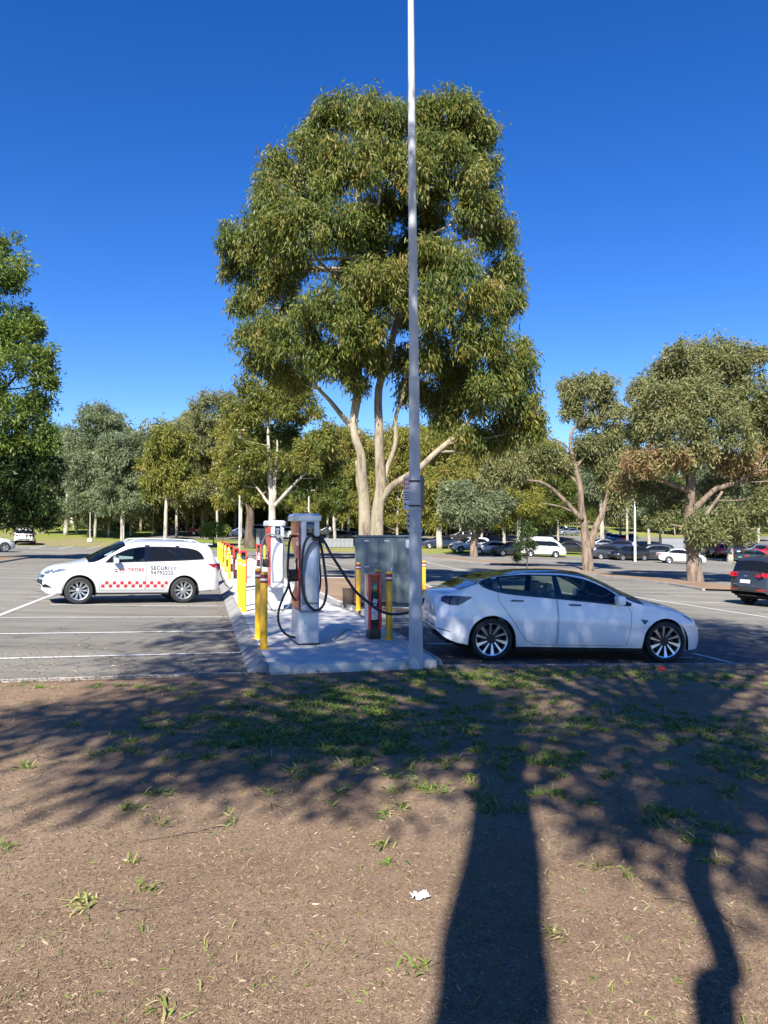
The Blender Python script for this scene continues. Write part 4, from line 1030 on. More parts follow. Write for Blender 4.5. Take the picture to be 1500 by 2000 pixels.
# big lamp post
pb = gp(812, 1311); D = pb.y
def pz(y): return (1030 - y) / 1500 * D + CAM_H
def pxo(x): return (x - 812) / 1500 * D
post = empty('lamp_post', (pb.x, pb.y, pb.z)); tag(post, 'tall grey steel lamp post rising past the top of the picture beside the electric sedan', 'lamp post')
prof = [(812, 1330, 14.2), (812, 1300, 14.0), (811.5, 1100, 12.6), (811, 1036, 12.2)]
m = MB(); m.tube([(pxo(x), 0, pz(y) - pb.z) for x, y, r in prof], [r / 1500 * D for x, y, r in prof], 20); m.build('lower_pole', M['pole_grey'], post)
m = MB(); q = [(811, 1036, 12.2), (810.5, 990, 11.2), (810, 930, 10.8), (809, 737, 10.2)]; m.tube([(pxo(x), 0, pz(y) - pb.z) for x, y, r in q], [r / 1500 * D for x, y, r in q], 20)
q = [(809, 737, 9.4), (806.5, 480, 8.2), (803.3, 0, 6.2), (801.5, -260, 5.2)]; m.tube([(pxo(x), 0, pz(y) - pb.z) for x, y, r in q], [r / 1500 * D for x, y, r in q], 20)
m.build('upper_pole', M['pole_grey'], post)
m = MB()
for y, r, hh in ((1036, 14.6, .05), (1004, 14.0, .05), (737, 11.2, .03), (996, 12.6, .03), (1301, 15.2, .02)):
    z = pz(y) - pb.z; x = pxo(812 - (1311 - y) * .004); R0 = r / 1500 * D; m.lathe([(R0 * .8, -hh / 2), (R0, -hh / 2), (R0 * 1.02, 0), (R0, hh / 2), (R0 * .8, hh / 2)], 20, (x, 0, z))
m.build('collar', M['pole_grey'], post)
m = MB().box((pxo(811), -.088, (pz(1036) + pz(1004)) / 2 - pb.z), (.13, .02, pz(1008) - pz(1033)), b=.006); m.build('access_cover', M['pole_grey'], post)
m = MB()
for y in (940, 988): m.lathe([(.079, -.012), (.088, -.012), (.088, .012), (.079, .012)], 20, (pxo(810.2), 0, pz(y) - pb.z))
m.build('steel_band', M['alloy_dark'], post)
m = MB(); m.tube([(pxo(801.5), 0, pz(-260) - pb.z), (pxo(801.5), -.9, pz(-285) - pb.z)], .04, 8); m.box((pxo(801.5), -1.2, pz(-288) - pb.z), (.3, .7, .1), b=.03); m.build('lamp_head', M['pole_grey'], post)
# parking sign, turned almost edge-on, left of the pole
zc = (pz(929) + pz(995)) / 2; hh = pz(929) - pz(995)
sg = empty('parking_sign', (pb.x + pxo(803), pb.y - .01, zc), R_(-64)); tag(sg, 'narrow parking sign with red top, seen edge on, strapped left of the big lamp post', 'sign')
MB().box((-.115, 0, 0), (.24, .006, hh), b=.002).build('sign_plate', M['sign_white'], sg)
MB().box((-.115, -.0045, hh * .27), (.20, .003, hh * .33)).build('red_panel', M['ch_red'], sg)
m = MB()
for z, w in ((.33, .11), (.2, .12)): m.box((-.115, -.0068, hh * z), (w, .0015, hh * .06))
m.build('lettering', M['sign_white'], sg)['kind'] = 'stuff'
m = MB()
for z, w in ((.02, .16), (-.06, .17), (-.13, .14), (-.20, .17)): m.box((-.115, -.0045, hh * z), (w, .002, hh * .035))
m.box((-.11, -.0045, -hh * .34), (.12, .002, hh * .02)); m.prism([(-.03, 0), (.02, .022), (.02, -.022)], (-.17, -.0035, -hh * .34), (1, 0, 0), (0, 0, 1), (0, -.002, 0))
m.build('lettering', M['black'], sg)['kind'] = 'stuff'
sg2 = empty('sign_panel', (pb.x + pxo(818), pb.y + .01, zc), R_(69)); tag(sg2, 'dark back of a sign panel strapped to the right of the big lamp post', 'sign')
MB().box((.115, 0, 0), (.24, .02, hh), b=.004).build('panel', M['alloy_dark'], sg2)
sg3 = empty('number_plaque', (pb.x + pxo(798), pb.y - .03, (pz(1000) + pz(1035)) / 2), R_(-62)); tag(sg3, 'small grey numbered plaque low on the left of the big lamp post', 'plaque')
MB().box((0, 0, 0), (.10, .006, .24), b=.002).build('plate', M['pole_grey'], sg3)
m = MB()
for k in range(3): m.box((0, -.0045, .07 - .07 * k), (.045, .002, .035))
m.build('lettering', M['black'], sg3)['kind'] = 'stuff'

# bollards
def bollard(p, label, group, h=1.16, r=.055, cap='band_red'):
    o = empty('bollard', p, 0); tag(o, label, 'bollard', group)
    MB().lathe([(0, .01), (r, .01), (r, h - .03), (r * .85, h - .008), (0, h)], 18).build('post', M['yellow'], o)
    MB().lathe([(r + .002, h - .17), (r + .002, h - .05), (r * .9, h - .03)], 18).build('reflective_band', M[cap], o)
    MB().lathe([(r + .004, h - .135), (r + .004, h - .105)], 18).build('white_band', M['band_white'], o)
    MB().lathe([(0, .014), (r * 1.75, .014), (r * 1.8, 0)], 18).build('base_plate', M['yellow'], o)
    m = MB()
    for k in range(4):
        a = k * math.pi / 2 + .6; m.lathe([(0, .026), (.009, .026), (.009, .012)], 6, (r * 1.42 * math.cos(a), r * 1.42 * math.sin(a), 0))
    m.build('bolt', M['alloy_dark'], o)
    return o
bollard(on_slab(516, 1266), 'yellow bollard with maroon band, nearer of two touching left of the front charging station', 'bollards on the charging island')
bollard(on_slab(505, 1246), 'yellow bollard with maroon band, farther of two touching left of the front charging station', 'bollards on the charging island')
bollard(on_slab(760, 1248), 'yellow bollard with red and white bands between the near red pedestal and the lamp post', 'bollards on the charging island')
bollard(on_slab(738, 1239), 'yellow bollard hidden behind the right side of the near red pedestal', 'bollards on the charging island')
bollard(gp(700, 1199) + Vector((0, 0, .1)), 'yellow bollard standing between the brown planter and the near red pedestal', 'bollards on the charging island')
bollard(gp(828, 1180) + Vector((0, 0, .1)), 'yellow bollard half hidden between lamp post and the tail of the electric sedan', 'bollards on the charging island')
bollard(on_slab(477, 1194), 'bright yellow bollard nearest on the left kerb, in front of the first red pedestal', 'bollards on the charging island', cap='yellow')
bollard(on_slab(470, 1185), 'bright yellow bollard just behind the nearest one on the left kerb', 'bollards on the charging island', cap='yellow')
axl = lambda y, off: (AL(y).x + off, y)
words = ['second', 'third', 'fourth', 'fifth', 'sixth', 'seventh']
# red socket pedestals
def pedestal(p, label, yaw=IR, big=True, h=1.10, rec=True):
    o = empty('charging_pedestal', p, yaw); tag(o, label, 'charging pedestal', 'red charging pedestals on the island')
    w, d = .235, .30
    m = MB(); # shell: two cheeks, top and back, with a recess at the front
    m.box((-w / 2 + .025, 0, .17 + (h - .17) / 2), (.05, d, h - .17), b=.008); m.box((w / 2 - .025, 0, .17 + (h - .17) / 2), (.05, d, h - .17), b=.008)
    m.box((0, .02, h - .025), (w - .09, d - .04, .05), b=.006); m.box((0, d / 2 - .02, .17 + (h - .17) / 2), (w - .09, .04, h - .17))
    m.build('housing', M['ped_red'], o)
    MB().box((0, .01, .5 * h), (w - .1, d - .08, h - .06)).build('face_panel', M['gloss_black'], o)
    MB().box((0, 0, .09), (w - .04, d - .02, .18), b=.006).build('base', M['black'], o)
    MB().box((0, -d / 2 + .046, h * .74), (.10, .008, h * .24), b=.003).build('screen', M['screen'], o)
    m = MB().box((0, -d / 2 + .043, h * .395), (.11, .006, h * .19), b=.002).box((.0, -d / 2 + .043, h * .52), (.07, .006, .03)).box((.01, -d / 2 + .043, h * .585), (.08, .006, .075), ry=.25)
    m.build('label_sticker', M['sticker'], o)
    m = MB()
    P = spline([(.03, 0, .035), (0, 0, .045), (-.03, 0, .03), (-.01, 0, .005), (.02, 0, -.012), (.03, 0, -.035), (0, 0, -.05), (-.03, 0, -.04)], 5)
    m.tube([(q.x, -d / 2 + .038, q.z + h * .375) for q in P], .008, 5); m.build('printed_letter', M['rec_panel'], o)
    m = MB()
    for sx in (-1, 1): m.lathe([(0, -.004), (.008, -.004), (.008, .004)], 8, (sx * .045, -d / 2 + .045, h * .9), axis='Y')
    m.build('indicator_lamp', M['red_light'], o)
    m = MB().box((-w / 2 - .002, 0, h * .40), (.004, d * .96, h * .5)); m.build('pale_side_print', M['sticker'], o)
    m = MB().lathe([(0, .0), (.035, .0), (.035, .04), (0, .045)], 12, (w / 2, 0, h * .8), axis='X'); m.build('socket', M['black'], o)
    return o
pedestal(on_slab(729, 1246), 'large near red charging pedestal with green screen and white stickers beside the lamp post')
for k in range(6):
    y = 25.4 + 5.35 * k; x = axl(y, .74)[0]
    wd = 'first and nearest of its row' if k == 0 else words[k - 1] + ' of its receding row'
    pedestal((x, y, gz(x, y) + SLAB_H), 'red charging pedestal on the left kerb, ' + wd, h=1.22)
    if k:
        for s_, oo in ((0, .45), (1, .62)):
            if k == 1 and s_ == 1: continue
            yy = y - .55 + .4 * s_; xx = axl(yy, oo)[0]
            bollard((xx, yy, gz(xx, yy) + SLAB_H), ('front' if s_ == 0 else 'rear') + ' yellow bollard guarding the ' + words[k - 1] + ' red pedestal of the left row', 'bollards on the charging island', cap='yellow')
q = on_slab(505, 1106); pedestal(q, 'distant red charging pedestal on the right kerb, left of the rear charging station', h=1.22)
bollard(on_slab(517, 1103), 'yellow bollard close beside the distant pedestal, left of the rear charging station', 'bollards on the charging island', cap='yellow')
bollard(axl(23.4, .5) + (gz(*axl(23.4, .5)) + SLAB_H,), 'yellow bollard behind the tail lamp of the security wagon, before the first red pedestal', 'bollards on the charging island', cap='yellow')

# tall charging stations
def charger(p, label, holster=True):
    o = empty('charging_station', p, IR + .07); tag(o, label, 'charging station', 'tall charging stations')
    w = .335; H = 2.13
    pl_ = MB().box((0, .33, .27), (w - .01, .62, .54), b=.02); MB().box((-w / 2 + .004, -.004, 1.25), (.022, .05, 1.39)).build('red_edge', M['ch_red'], o); pl_.build('plinth', M['silver_panel'], o)
    MB().box((0, .33, .012), (w + .02, .66, .024)).build('base_gap', M['black'], o)
    # the side profile narrows at the waist on the back
    prof = [(.02, .55), (.02, 1.94), (.74, 1.94), (.74, 1.66), (.66, 1.55), (.44, 1.40), (.36, 1.2), (.36, .98), (.46, .86), (.62, .78), (.65, .55)]
    k = len(prof)
    MB().prism(prof, (-w / 2 + .012, 0, 0), (0, 1, 0), (0, 0, 1), (w - .024, 0, 0)).build('core', M['orange_print'], o)
    for s_ in (-1, 1):
        m = MB().prism([(.03, .56), (.03, 1.93), (.30, 1.93), (.26, 1.5), (.22, 1.1), (.30, .80), (.34, .56)], (s_ * (w / 2 - .012), 0, 0), (0, 1, 0), (0, 0, 1), (s_ * .008, 0, 0)); m.build('red_side_panel', M['ch_red'], o)
        m = MB().prism([(.27, 1.42), (.30, 1.35), (.25, 1.1), (.24, 1.0), (.23, 1.2)], (s_ * (w / 2 - .004), 0, 0), (0, 1, 0), (0, 0, 1), (s_ * .004, 0, 0)); m.build('white_flash', M['sticker'], o)
    # convex front panel
    m = MB(); n = 10; vs = []
    for iz in range(2):
        for k in range(n + 1):
            u = k / n * 2 - 1; vs.append((u * w / 2, .02 - .055 * (1 - abs(u) ** 3), .55 if iz == 0 else 1.95))
    vs += [(u[0], .06, u[2]) for u in vs]; nn = n + 1
    fs = [(k, k + 1, nn + k + 1, nn + k) for k in range(n)] + [tuple(range(nn))[::-1] + tuple(range(2 * nn, 3 * nn))]
    fs = fs[:n] + [(0, nn, 3 * nn, 2 * nn), (n, 2 * nn + n, 3 * nn + n, nn + n)] + [(nn + k, nn + k + 1, 3 * nn + k + 1, 3 * nn + k) for k in range(n)] + [(k + 1, k, 2 * nn + k, 2 * nn + k + 1) for k in range(n)]
    m.add(vs, fs, False); m.build('front_panel', M['silver_panel'], o)
    def tear(sc_, x0, y0, dep):
        P = []
        for k in range(28):
            a = 2 * math.pi * k / 28; x = math.cos(a); z = math.sin(a)
            if z > 0: xx = x * (.095 if x > 0 else .125); zz = z * .50
            else: xx = x * (.095 if x > 0 else .125); zz = z * .52
            P.append((xx * sc_, zz * sc_))
        return P
    P = spline([(-.115, .64, 0), (-.135, 1.0, 0), (-.12, 1.25, 0), (-.075, 1.44, 0), (-.01, 1.57, 0), (.06, 1.63, 0), (.135, 1.645, 0)], 4); P = [(q.x, q.y - 1.15) for q in P] + [(.135, -.51)]; MB().prism(P[::-1], (0, -.022, 1.15), (1, 0, 0), (0, 0, 1), (0, -.014, 0), True).build('recess_ring', M['rec_panel'], o)
    P = spline([(-.06, .66, 0), (-.085, 1.0, 0), (-.07, 1.2, 0), (-.02, 1.38, 0), (.05, 1.50, 0), (.128, 1.555, 0)], 4); P = [(q.x - .035, q.y - 1.12) for q in P] + [(.093, -.1), (.093, -.46)]; m = MB()
    c0 = len(P); rings = []; vs = [((a + .035) , -.044, b * 1.0 + 1.12) for a, b in P]
    for k, (s1, yy) in enumerate(((.97, -.060), (.85, -.070), (.5, -.082), (.0, -.086))):
        vs += [(a * s1 + .035, yy, b * s1 + 1.12) for a, b in P]
    fs = [(r * c0 + k, r * c0 + (k + 1) % c0, (r + 1) * c0 + (k + 1) % c0, (r + 1) * c0 + k) for r in range(4) for k in range(c0)]
    m.add(vs, fs, True); m.build('bulged_panel', M['silver_panel'], o)
    m = MB()
    z0, z1 = 1.955, 2.035
    c4 = [(-w / 2 - .008, -.052), (w / 2 - .05, -.052), (w / 2 + .03, .02), (w / 2 + .03, .78), (-w / 2 - .03, .80)]
    t4 = [(x * .86, .03 + (y) * .93) for x, y in c4]
    n5 = 5; vs = [(x, y, z0) for x, y in c4] + [(x, y, z1) for x, y in c4] + [(x, y, z1 + .035) for x, y in t4]
    fs = [tuple(range(5))[::-1], tuple(range(10, 15))] + [(k, (k + 1) % 5, 5 + (k + 1) % 5, 5 + k) for k in range(5)] + [(5 + k, 5 + (k + 1) % 5, 10 + (k + 1) % 5, 10 + k) for k in range(5)]
    m.add(vs, fs); m.build('cap', M['silver_panel'], o)
    MB().box((0, .3, 2.08), (.10, .12, .03), b=.008).build('aerial', M['black'], o)
    MB().box((.005, -.045, 1.83), (.125, .03, .215), b=.012).build('reader', M['gloss_black'], o)
    m = MB().box((.005, -.062, 1.87), (.085, .004, .045)).box((.005, -.062, 1.80), (.05, .004, .06)); m.build('reader_screen', M['rec_panel'], o)
    m = MB()
    for x, z in ((-.12, .575), (.0, .565), (.12, .57), (-.12, .62)): m.lathe([(0, -.004), (.008, -.004), (.008, .01)], 8, (x, -.012, z), axis='Y')
    m.build('screw', M['alloy_dark'], o)
    MB().box((.10, -.07, 1.665), (.13, .11, .04), b=.015).build('cable_hook', M['black'], o)
    MB().box((0, .0, .548), (w + .004, .66, .014)).build('joint_strip', M['rec_panel'], o)
    m = MB().box((-w / 2 - .07, .14, 1.09), (.15, .16, .19), b=.03); m.lathe([(.0, 0), (.05, 0), (.055, .10), (0, .11)], 14, (-w / 2 - .05, -.02, 1.07), axis='Y'); m.tube([(-w / 2 - .1, .1, 1.12), (-w / 2 - .16, .05, 1.17), (-w / 2 - .165, .0, 1.08)], .026, 8)
    m.build('connector_holster', M['black'], o)
    MB().box((-w / 2 - .005, .22, 1.25), (.02, .1, .22), b=.005).build('side_reader', M['gloss_black'], o)
    return o
c1 = on_slab(604, 1259); ch1 = charger(c1, 'tall silver and red charging station nearest the camera, hung with thick black cables')
c2 = on_slab(541, 1192); ch2 = charger(c2, 'tall charging station with sunlit white front, standing behind the nearer one')
for o in ch2.children:
    if o.name.startswith(('front_panel', 'plinth', 'bulged_panel', 'cap')): o.material_slots[0].link = 'OBJECT'; o.material_slots[0].material = M['plastic_white']
    if o.name.startswith('core'): o.material_slots[0].link = 'OBJECT'; o.material_slots[0].material = M['ch_red']
def cable(name, pts, r, mat, label, group=None):
    """pts: (crop x, crop y, depth) in the zoomed crop of the photograph (origin 420,980, 5.554 per pixel)"""
    P = [ray(420 + x / 5.554, 980 + y / 5.554, d) for x, y, d in pts]
    o = MB().tube(spline(P, 7), r, 8).build(name, M[mat], None); tag(o, label, 'cable', group); return o
d1 = c1.y
cable('charging_cable', [(1090, 395, d1 - .02), (1060, 365, d1 - .12), (1010, 385, d1 - .16), (965, 480, d1 - .18), (945, 640, d1 - .19), (940, 800, d1 - .2), (950, 930, d1 - .2), (985, 1070, d1 - .2), (1060, 1160, d1 - .2), (1120, 1172, d1 - .2), (1180, 1110, d1 - .17), (1210, 980, d1 - .12), (1205, 850, d1 - .06), (1180, 650, d1), (1150, 480, d1 + .05), (1125, 400, d1 + .08)], .021, 'black', 'thick black cable looped round the front of the near charging station', 'charging cables')
cable('charging_cable', [(1100, 390, d1), (1150, 385, d1 - .1), (1190, 440, d1 - .15), (1260, 570, d1 - .2), (1350, 710, d1 - .2), (1440, 850, d1 - .2), (1530, 975, d1 - .2), (1650, 1080, d1 - .2), (1770, 1170, d1 - .25), (1900, 1215, d1 - .3), (2050, 1210, d1 - .3), (2180, 1170, d1 - .2), (2240, 1110, d1 - .05), (2262, 1050, d1 + .1)], .021, 'black', 'thick black cable hanging from the near charging station across to the electric sedan', 'charging cables')
cable('charging_cable', [(870, 375, d1 + .25), (835, 375, d1 + .2), (805, 450, d1 + .15), (795, 600, d1 + .1), (790, 740, d1 + .05), (800, 860, d1), (790, 930, d1 - .05), (740, 1040, d1 - .1), (695, 1170, d1 - .12), (690, 1290, d1 - .12), (730, 1390, d1 - .1), (800, 1450, d1), (870, 1468, d1 + .12)], .019, 'black', 'thick black cable curving down the left side of the near charging station to its foot', 'charging cables')
cable('charging_cable', [(800, 870, d1 + .02), (815, 950, d1), (840, 1020, d1 + .05), (875, 1068, d1 + .15)], .018, 'black', 'short black cable tail dropping from the connector of the near charging station', 'charging cables')
cable('charging_cable', [(1125, 400, d1 + .1), (1130, 600, d1 + .12), (1145, 800, d1 + .12), (1140, 920, d1 + .14), (1118, 1010, d1 + .2)], .015, 'black', 'black cable pressed to the right side of the near charging station', 'charging cables')
d2 = c2.y
cable('charging_cable', [(700, 375, d2 - .1), (640, 352, d2 - .13), (570, 360, d2 - .1), (525, 420, d2 - .05), (505, 540, d2), (500, 680, d2), (498, 800, d2)], .021, 'cable_grey', 'grey cable arching over the left shoulder of the rear charging station', 'charging cables')
cable('charging_cable', [(640, 365, d2 - .15), (700, 375, d2 - .18), (735, 430, d2 - .2), (760, 560, d2 - .2), (765, 700, d2 - .2), (745, 810, d2 - .2), (700, 890, d2 - .2), (630, 925, d2 - .2), (570, 905, d2 - .18), (545, 880, d2 - .15)], .017, 'cable_grey', 'grey cable looped across the white front of the rear charging station', 'charging cables')
cable('charging_cable', [(690, 355, d2 - .1), (730, 390, d2 - .15), (760, 500, d2 - .2), (790, 680, d2 - .2), (800, 860, d2 - .22), (835, 1020, d2 - .25), (810, 1110, d2 - .25), (750, 1175, d2 - .25), (690, 1195, d2 - .25), (620, 1160, d2 - .22), (575, 1090, d2 - .15), (550, 1010, d2 - .1)], .014, 'cable_grey', 'grey cable hanging low in a wide loop between the two charging stations', 'charging cables')
# thin cable lying on the slab by the near pedestal
P = [on_slab(x, y, SLAB_H + .008) for x, y in ((653, 1249), (664, 1240), (673, 1232), (679, 1229), (692, 1231), (708, 1237))]
tag(MB().tube(spline(P, 6), .008, 6).build('floor_cable', M['cable_grey']), 'thin grey cable lying on the slab towards the near red pedestal', 'cable')
# flap and lead at the tail of the security wagon
P = [ray(x, y, 22.4) for x, y in ((434, 1112), (431, 1120), (437, 1135), (441, 1142), (447, 1146), (455, 1150))]
tag(MB().tube(spline(P, 5), .012, 6).build('tow_lead', M['black']), 'thin black charging lead drooping from the tail of the security wagon', 'cable')
P = [ray(x, y, 22) for x, y in ((434, 1163), (443, 1158), (450, 1150), (456, 1144))]
tag(MB().tube(spline(P, 5), .016, 6).build('charging_lead', M['black']), 'black lead running from under the security wagon up to the yellow bollards', 'cable')

# electrical cabinet
kb = gp(694, 1192); cab = empty('electrical_cabinet', (kb.x, kb.y, kb.z + .08), R_(2)); tag(cab, 'grey green steel electrical cabinet with three tall doors behind the near red pedestal', 'cabinet')
cw, cd, chh = 1.62, .55, 1.80
m = MB().box((cw / 2, cd / 2, .14 + chh / 2 - .07), (cw, cd - .02, chh - .14), b=.01).box((cw / 2, cd / 2, chh + .02), (cw + .06, cd + .06, .04), b=.006); m.build('cabinet_body', M['cab_green'], cab)
MB().box((-.006, cd / 2, chh / 2 + .04), (.012, cd - .06, chh - .12)).build('lit_side_overlay', M['cab_lit_side'], cab)
dx = [(.055, .60), (.62, 1.00), (1.02, 1.58)]
for k, (a, b) in enumerate(dx):
    if k == 2:
        MB().box(((a + b) / 2, -.004, chh - .12 - .42), (b - a - .012, .03, .92), b=.006).build('door', M['cab_green'], cab)
        MB().box(((a + b) / 2 + .02, -.010, .47), (b - a - .05, .03, .72), b=.006).build('door', M['cab_green'], cab)
    else:
        d_ = MB().box(((a + b) / 2, -.004, chh / 2 + .10), (b - a - .012, .03, chh - .26), b=.006).build('door', M['cab_green'], cab)
        MB().box((b - .07, -.03, chh * .53), (.02, .04, .10), b=.006).build('door_handle', M['alloy'], d_)
        MB().box((b - .07, -.022, chh * .62), (.06, .006, .02)).build('warning_label', M['band_red'], d_)
m = MB()
for x, z in ((.30, chh - .10), (.80, chh - .10), (.30, chh * .58), (1.36, chh * .42)): m.box((x, -.022, z), (.12, .004, .028))
m.build('name_plate', M['sticker'], cab)
m = MB().prism([(-.09, .0), (-.09, .17), (.09, .17), (.09, .0), (.05, -.05), (-.05, -.05)], (1.38, -.020, chh - .24), (1, 0, 0), (0, 0, 1), (0, -.004, 0)); m.build('meter_window', M['sticker'], cab)
m = MB()
for x in (.1, .8, 1.5): m.box((x, cd / 2, .04), (.12, cd - .1, .16))
m.build('foot', M['black'], cab)
MB().box((cw / 2, cd / 2, -.03), (cw + .3, cd + .3, .06)).build('plinth', M['concrete'], cab)
# brown planter
pp = gp(681, 1188); pot = empty('planter', (pp.x, pp.y, pp.z + .09)); tag(pot, 'plain brown cylindrical planter on the bare soil beside the cabinet', 'planter')
MB().lathe([(0, 0), (.15, 0), (.165, .42), (.17, .44), (.15, .44), (.145, .36), (0, .36)], 24).build('pot', M['pot'], pot)
MB().lathe([(0, .365), (.145, .362)], 16).build('soil', M['dirt'], pot)

# lamp poles and signs farther off
def lamp(px, pyb, pyt, r, label, head=2, mat='white_pole', depth=None, base=False):
    g = gp(px, pyb) if depth is None else Vector(((px - 750) / 1500 * depth, depth, 0))
    g.z = gz(g.x, g.y); h = (1030 - pyt) / 1500 * g.y + CAM_H - g.z
    o = empty('lamp_pole', g); tag(o, label, 'lamp pole', 'lamp poles in the car parks')
    MB().tube([(0, 0, -.1), (0, 0, h * .5), (0, 0, h)], [r, r * .8, r * .6], 12).build('pole', M[mat], o)
    m = MB()
    if head == 2:
        for s_ in (-1, 1): m.box((s_ * .38, 0, h + .03), (.55, .22, .07), b=.02)
        m.box((0, 0, h), (.4, .06, .05))
        m.build('lamp_head', M['conc_white'], o)
    elif head == 1:
        m.box((-.28, 0, h), (.6, .2, .08), b=.02); m.build('lamp_head', M['white_pole'], o)
    if base: MB().lathe([(0, .35), (.26, .34), (.30, 0)], 12).build('footing', M['conc_white'], o)
    return o
lamp(468, 1084, 840, .085, 'thin white lamp pole with twin heads behind the red pedestals')
lamp(1240, 1097, 978, .13, 'short thick white lamp pole among the parked cars on the right', 1)
lamp(603, 1070, 958, .10, 'white lamp pole directly behind the near charging station', 2)
lamp(242, 1060, 962, .09, 'white pole on the grass behind the security wagon roof', 0)
lamp(176, 1058, 1000, .05, 'thin pole with white concrete foot on the left grass', 0, base=True)
lamp(1183, 1063, 985, .10, 'white lamp pole beside the uphill row of cars', 0)
lamp(1452, 1058, 1015, .08, 'white pole on the green slope at the far right', 0)
g = gp(143, 1033); o = empty('small_sign', g); tag(o, 'small white square sign on a short post at the top of the left grass', 'sign')
MB().box((0, 0, .75), (.06, .06, 1.5)).build('post', M['white_pole'], o); MB().box((0, -.05, 1.3), (.75, .03, .75), b=.01).build('sign_plate', M['conc_white'], o)
# grey fence panels by the far trunks
def fence(px0, px1, py, hm, label):
    a, b = gp(px0, py), gp(px1, py); o = empty('fence', a, math.atan2(b.y - a.y, b.x - a.x)); tag(o, label, 'fence'); L_ = (b - a).length; n = max(2, int(L_ / .5))
    pm = MB().box((0, 0, hm / 2), (L_ / n * .93, .03, hm)).mesh('panel')
    dzb = (b.z - a.z) / L_
    for k in range(n):
        q = link('panel', pm, o, M['fence_grey']); q.location = ((k + .5) * L_ / n, 0, (k + .5) * L_ / n * dzb)
    ps = MB().box((0, .05, hm / 2), (.08, .08, hm + .1)).mesh('post')
    for k in range(0, n + 1, 4): q = link('post', ps, o, M['alloy_dark']); q.location = (k * L_ / n, 0, k * L_ / n * dzb)
fence(500, 522, 1066, 1.9, 'grey panel fence beside the dark trunk behind the rear charging station')
fence(1292, 1334, 1072, 1.4, 'pale grey green fence behind the grey people mover')
fence(632, 690, 1069, 1.0, 'low rail fence between the near charging station and the cabinet')
# litter
o = MB(); bm = bmesh.new(); bmesh.ops.create_grid(bm, x_segments=16, y_segments=12, size=.5); bmesh.ops.delete(bm, geom=[q for q in bm.verts if abs(q.co.x) ** 1.5 + abs(q.co.y) ** 1.5 + .25 * noise.noise(q.co * 6) > .42], context='VERTS')
tis = gp(822, 1771)
for q in bm.verts: q.co = Vector((q.co.x * .10 * (1 + .5 * noise.noise(q.co * 4)), q.co.y * .06 * (1 + .7 * noise.noise(q.co * 5 + Vector((3, 3, 3)))), abs(noise.noise(q.co * 5 + Vector((1, 5, 2)))) * .05 + .004))
bm.verts.index_update(); o.add([q.co + Vector((tis.x, tis.y, dz_dirt(tis.x, tis.y) + .004)) for q in bm.verts], [[q.index for q in f.verts] for f in bm.faces]); bm.free()
tag(o.build('tissue', M['litter']), 'crumpled scrap of white tissue on the brown dirt left of the big trunk shadow', 'litter')
rl = gp(1288, 1311); m = MB().box((rl.x, rl.y, dz_dirt(rl.x, rl.y) + .03), (.07, .04, .06), rz=.5, b=.015); m.box((rl.x + .05, rl.y, dz_dirt(rl.x, rl.y) + .02), (.05, .05, .03), rz=1.1, b=.01)
tag(m.build('litter_scrap', M['red_litter']), 'small red scrap of litter on the dirt below the front wheel of the electric sedan', 'litter')
def twig(pts, r, label):
    P = [gp(x, y) for x, y in pts]; P = [Vector((p.x, p.y, dz_dirt(p.x, p.y) + .008)) for p in P]; P = spline(P, 5)
    m = MB().tube(P, [r * (1 - .6 * k / len(P)) for k in range(len(P))], 5)
    for k in (len(P) // 3, len(P) // 2, 2 * len(P) // 3):
        p = P[k]; t = (P[k + 1] - P[k]).normalized(); s_ = random.choice((-1, 1)); q = p + (t + Vector((-t.y, t.x, .25)) * s_ * .7).normalized() * random.uniform(.06, .16); q.z = max(q.z, dz_dirt(q.x, q.y) + .006)
        m.tube([p, (p + q) / 2 + Vector((0, 0, .008)), q], [r * .5, r * .4, r * .25], 4)
    tag(m.build('fallen_twig', M['wood']), label, 'twig', 'twigs lying on the dirt')
twig([(484, 1540), (500, 1562), (530, 1578), (568, 1592)], .006, 'bent dark twig on the dirt just below the leafy shadow')
twig([(276, 1658), (340, 1645), (395, 1632), (450, 1620)], .006, 'long forked twig lying left of centre on the sunlit dirt')
twig([(52, 1462), (66, 1480), (88, 1490), (136, 1500)], .006, 'twisted twig at the left end of the leafy shadow')
twig([(1275, 1775), (1310, 1775), (1322, 1778)], .005, 'short straight twig between the two trunk shadows')
twig([(1360, 1450), (1385, 1432), (1410, 1438), (1430, 1442)], .007, 'dark twig in the shade at the right')
twig([(1392, 1800), (1420, 1825), (1450, 1835)], .004, 'thin twig right of the bent trunk shadow')
twig([(235, 1803), (262, 1796), (300, 1803)], .004, 'thin twig on the dirt near the left green weed')

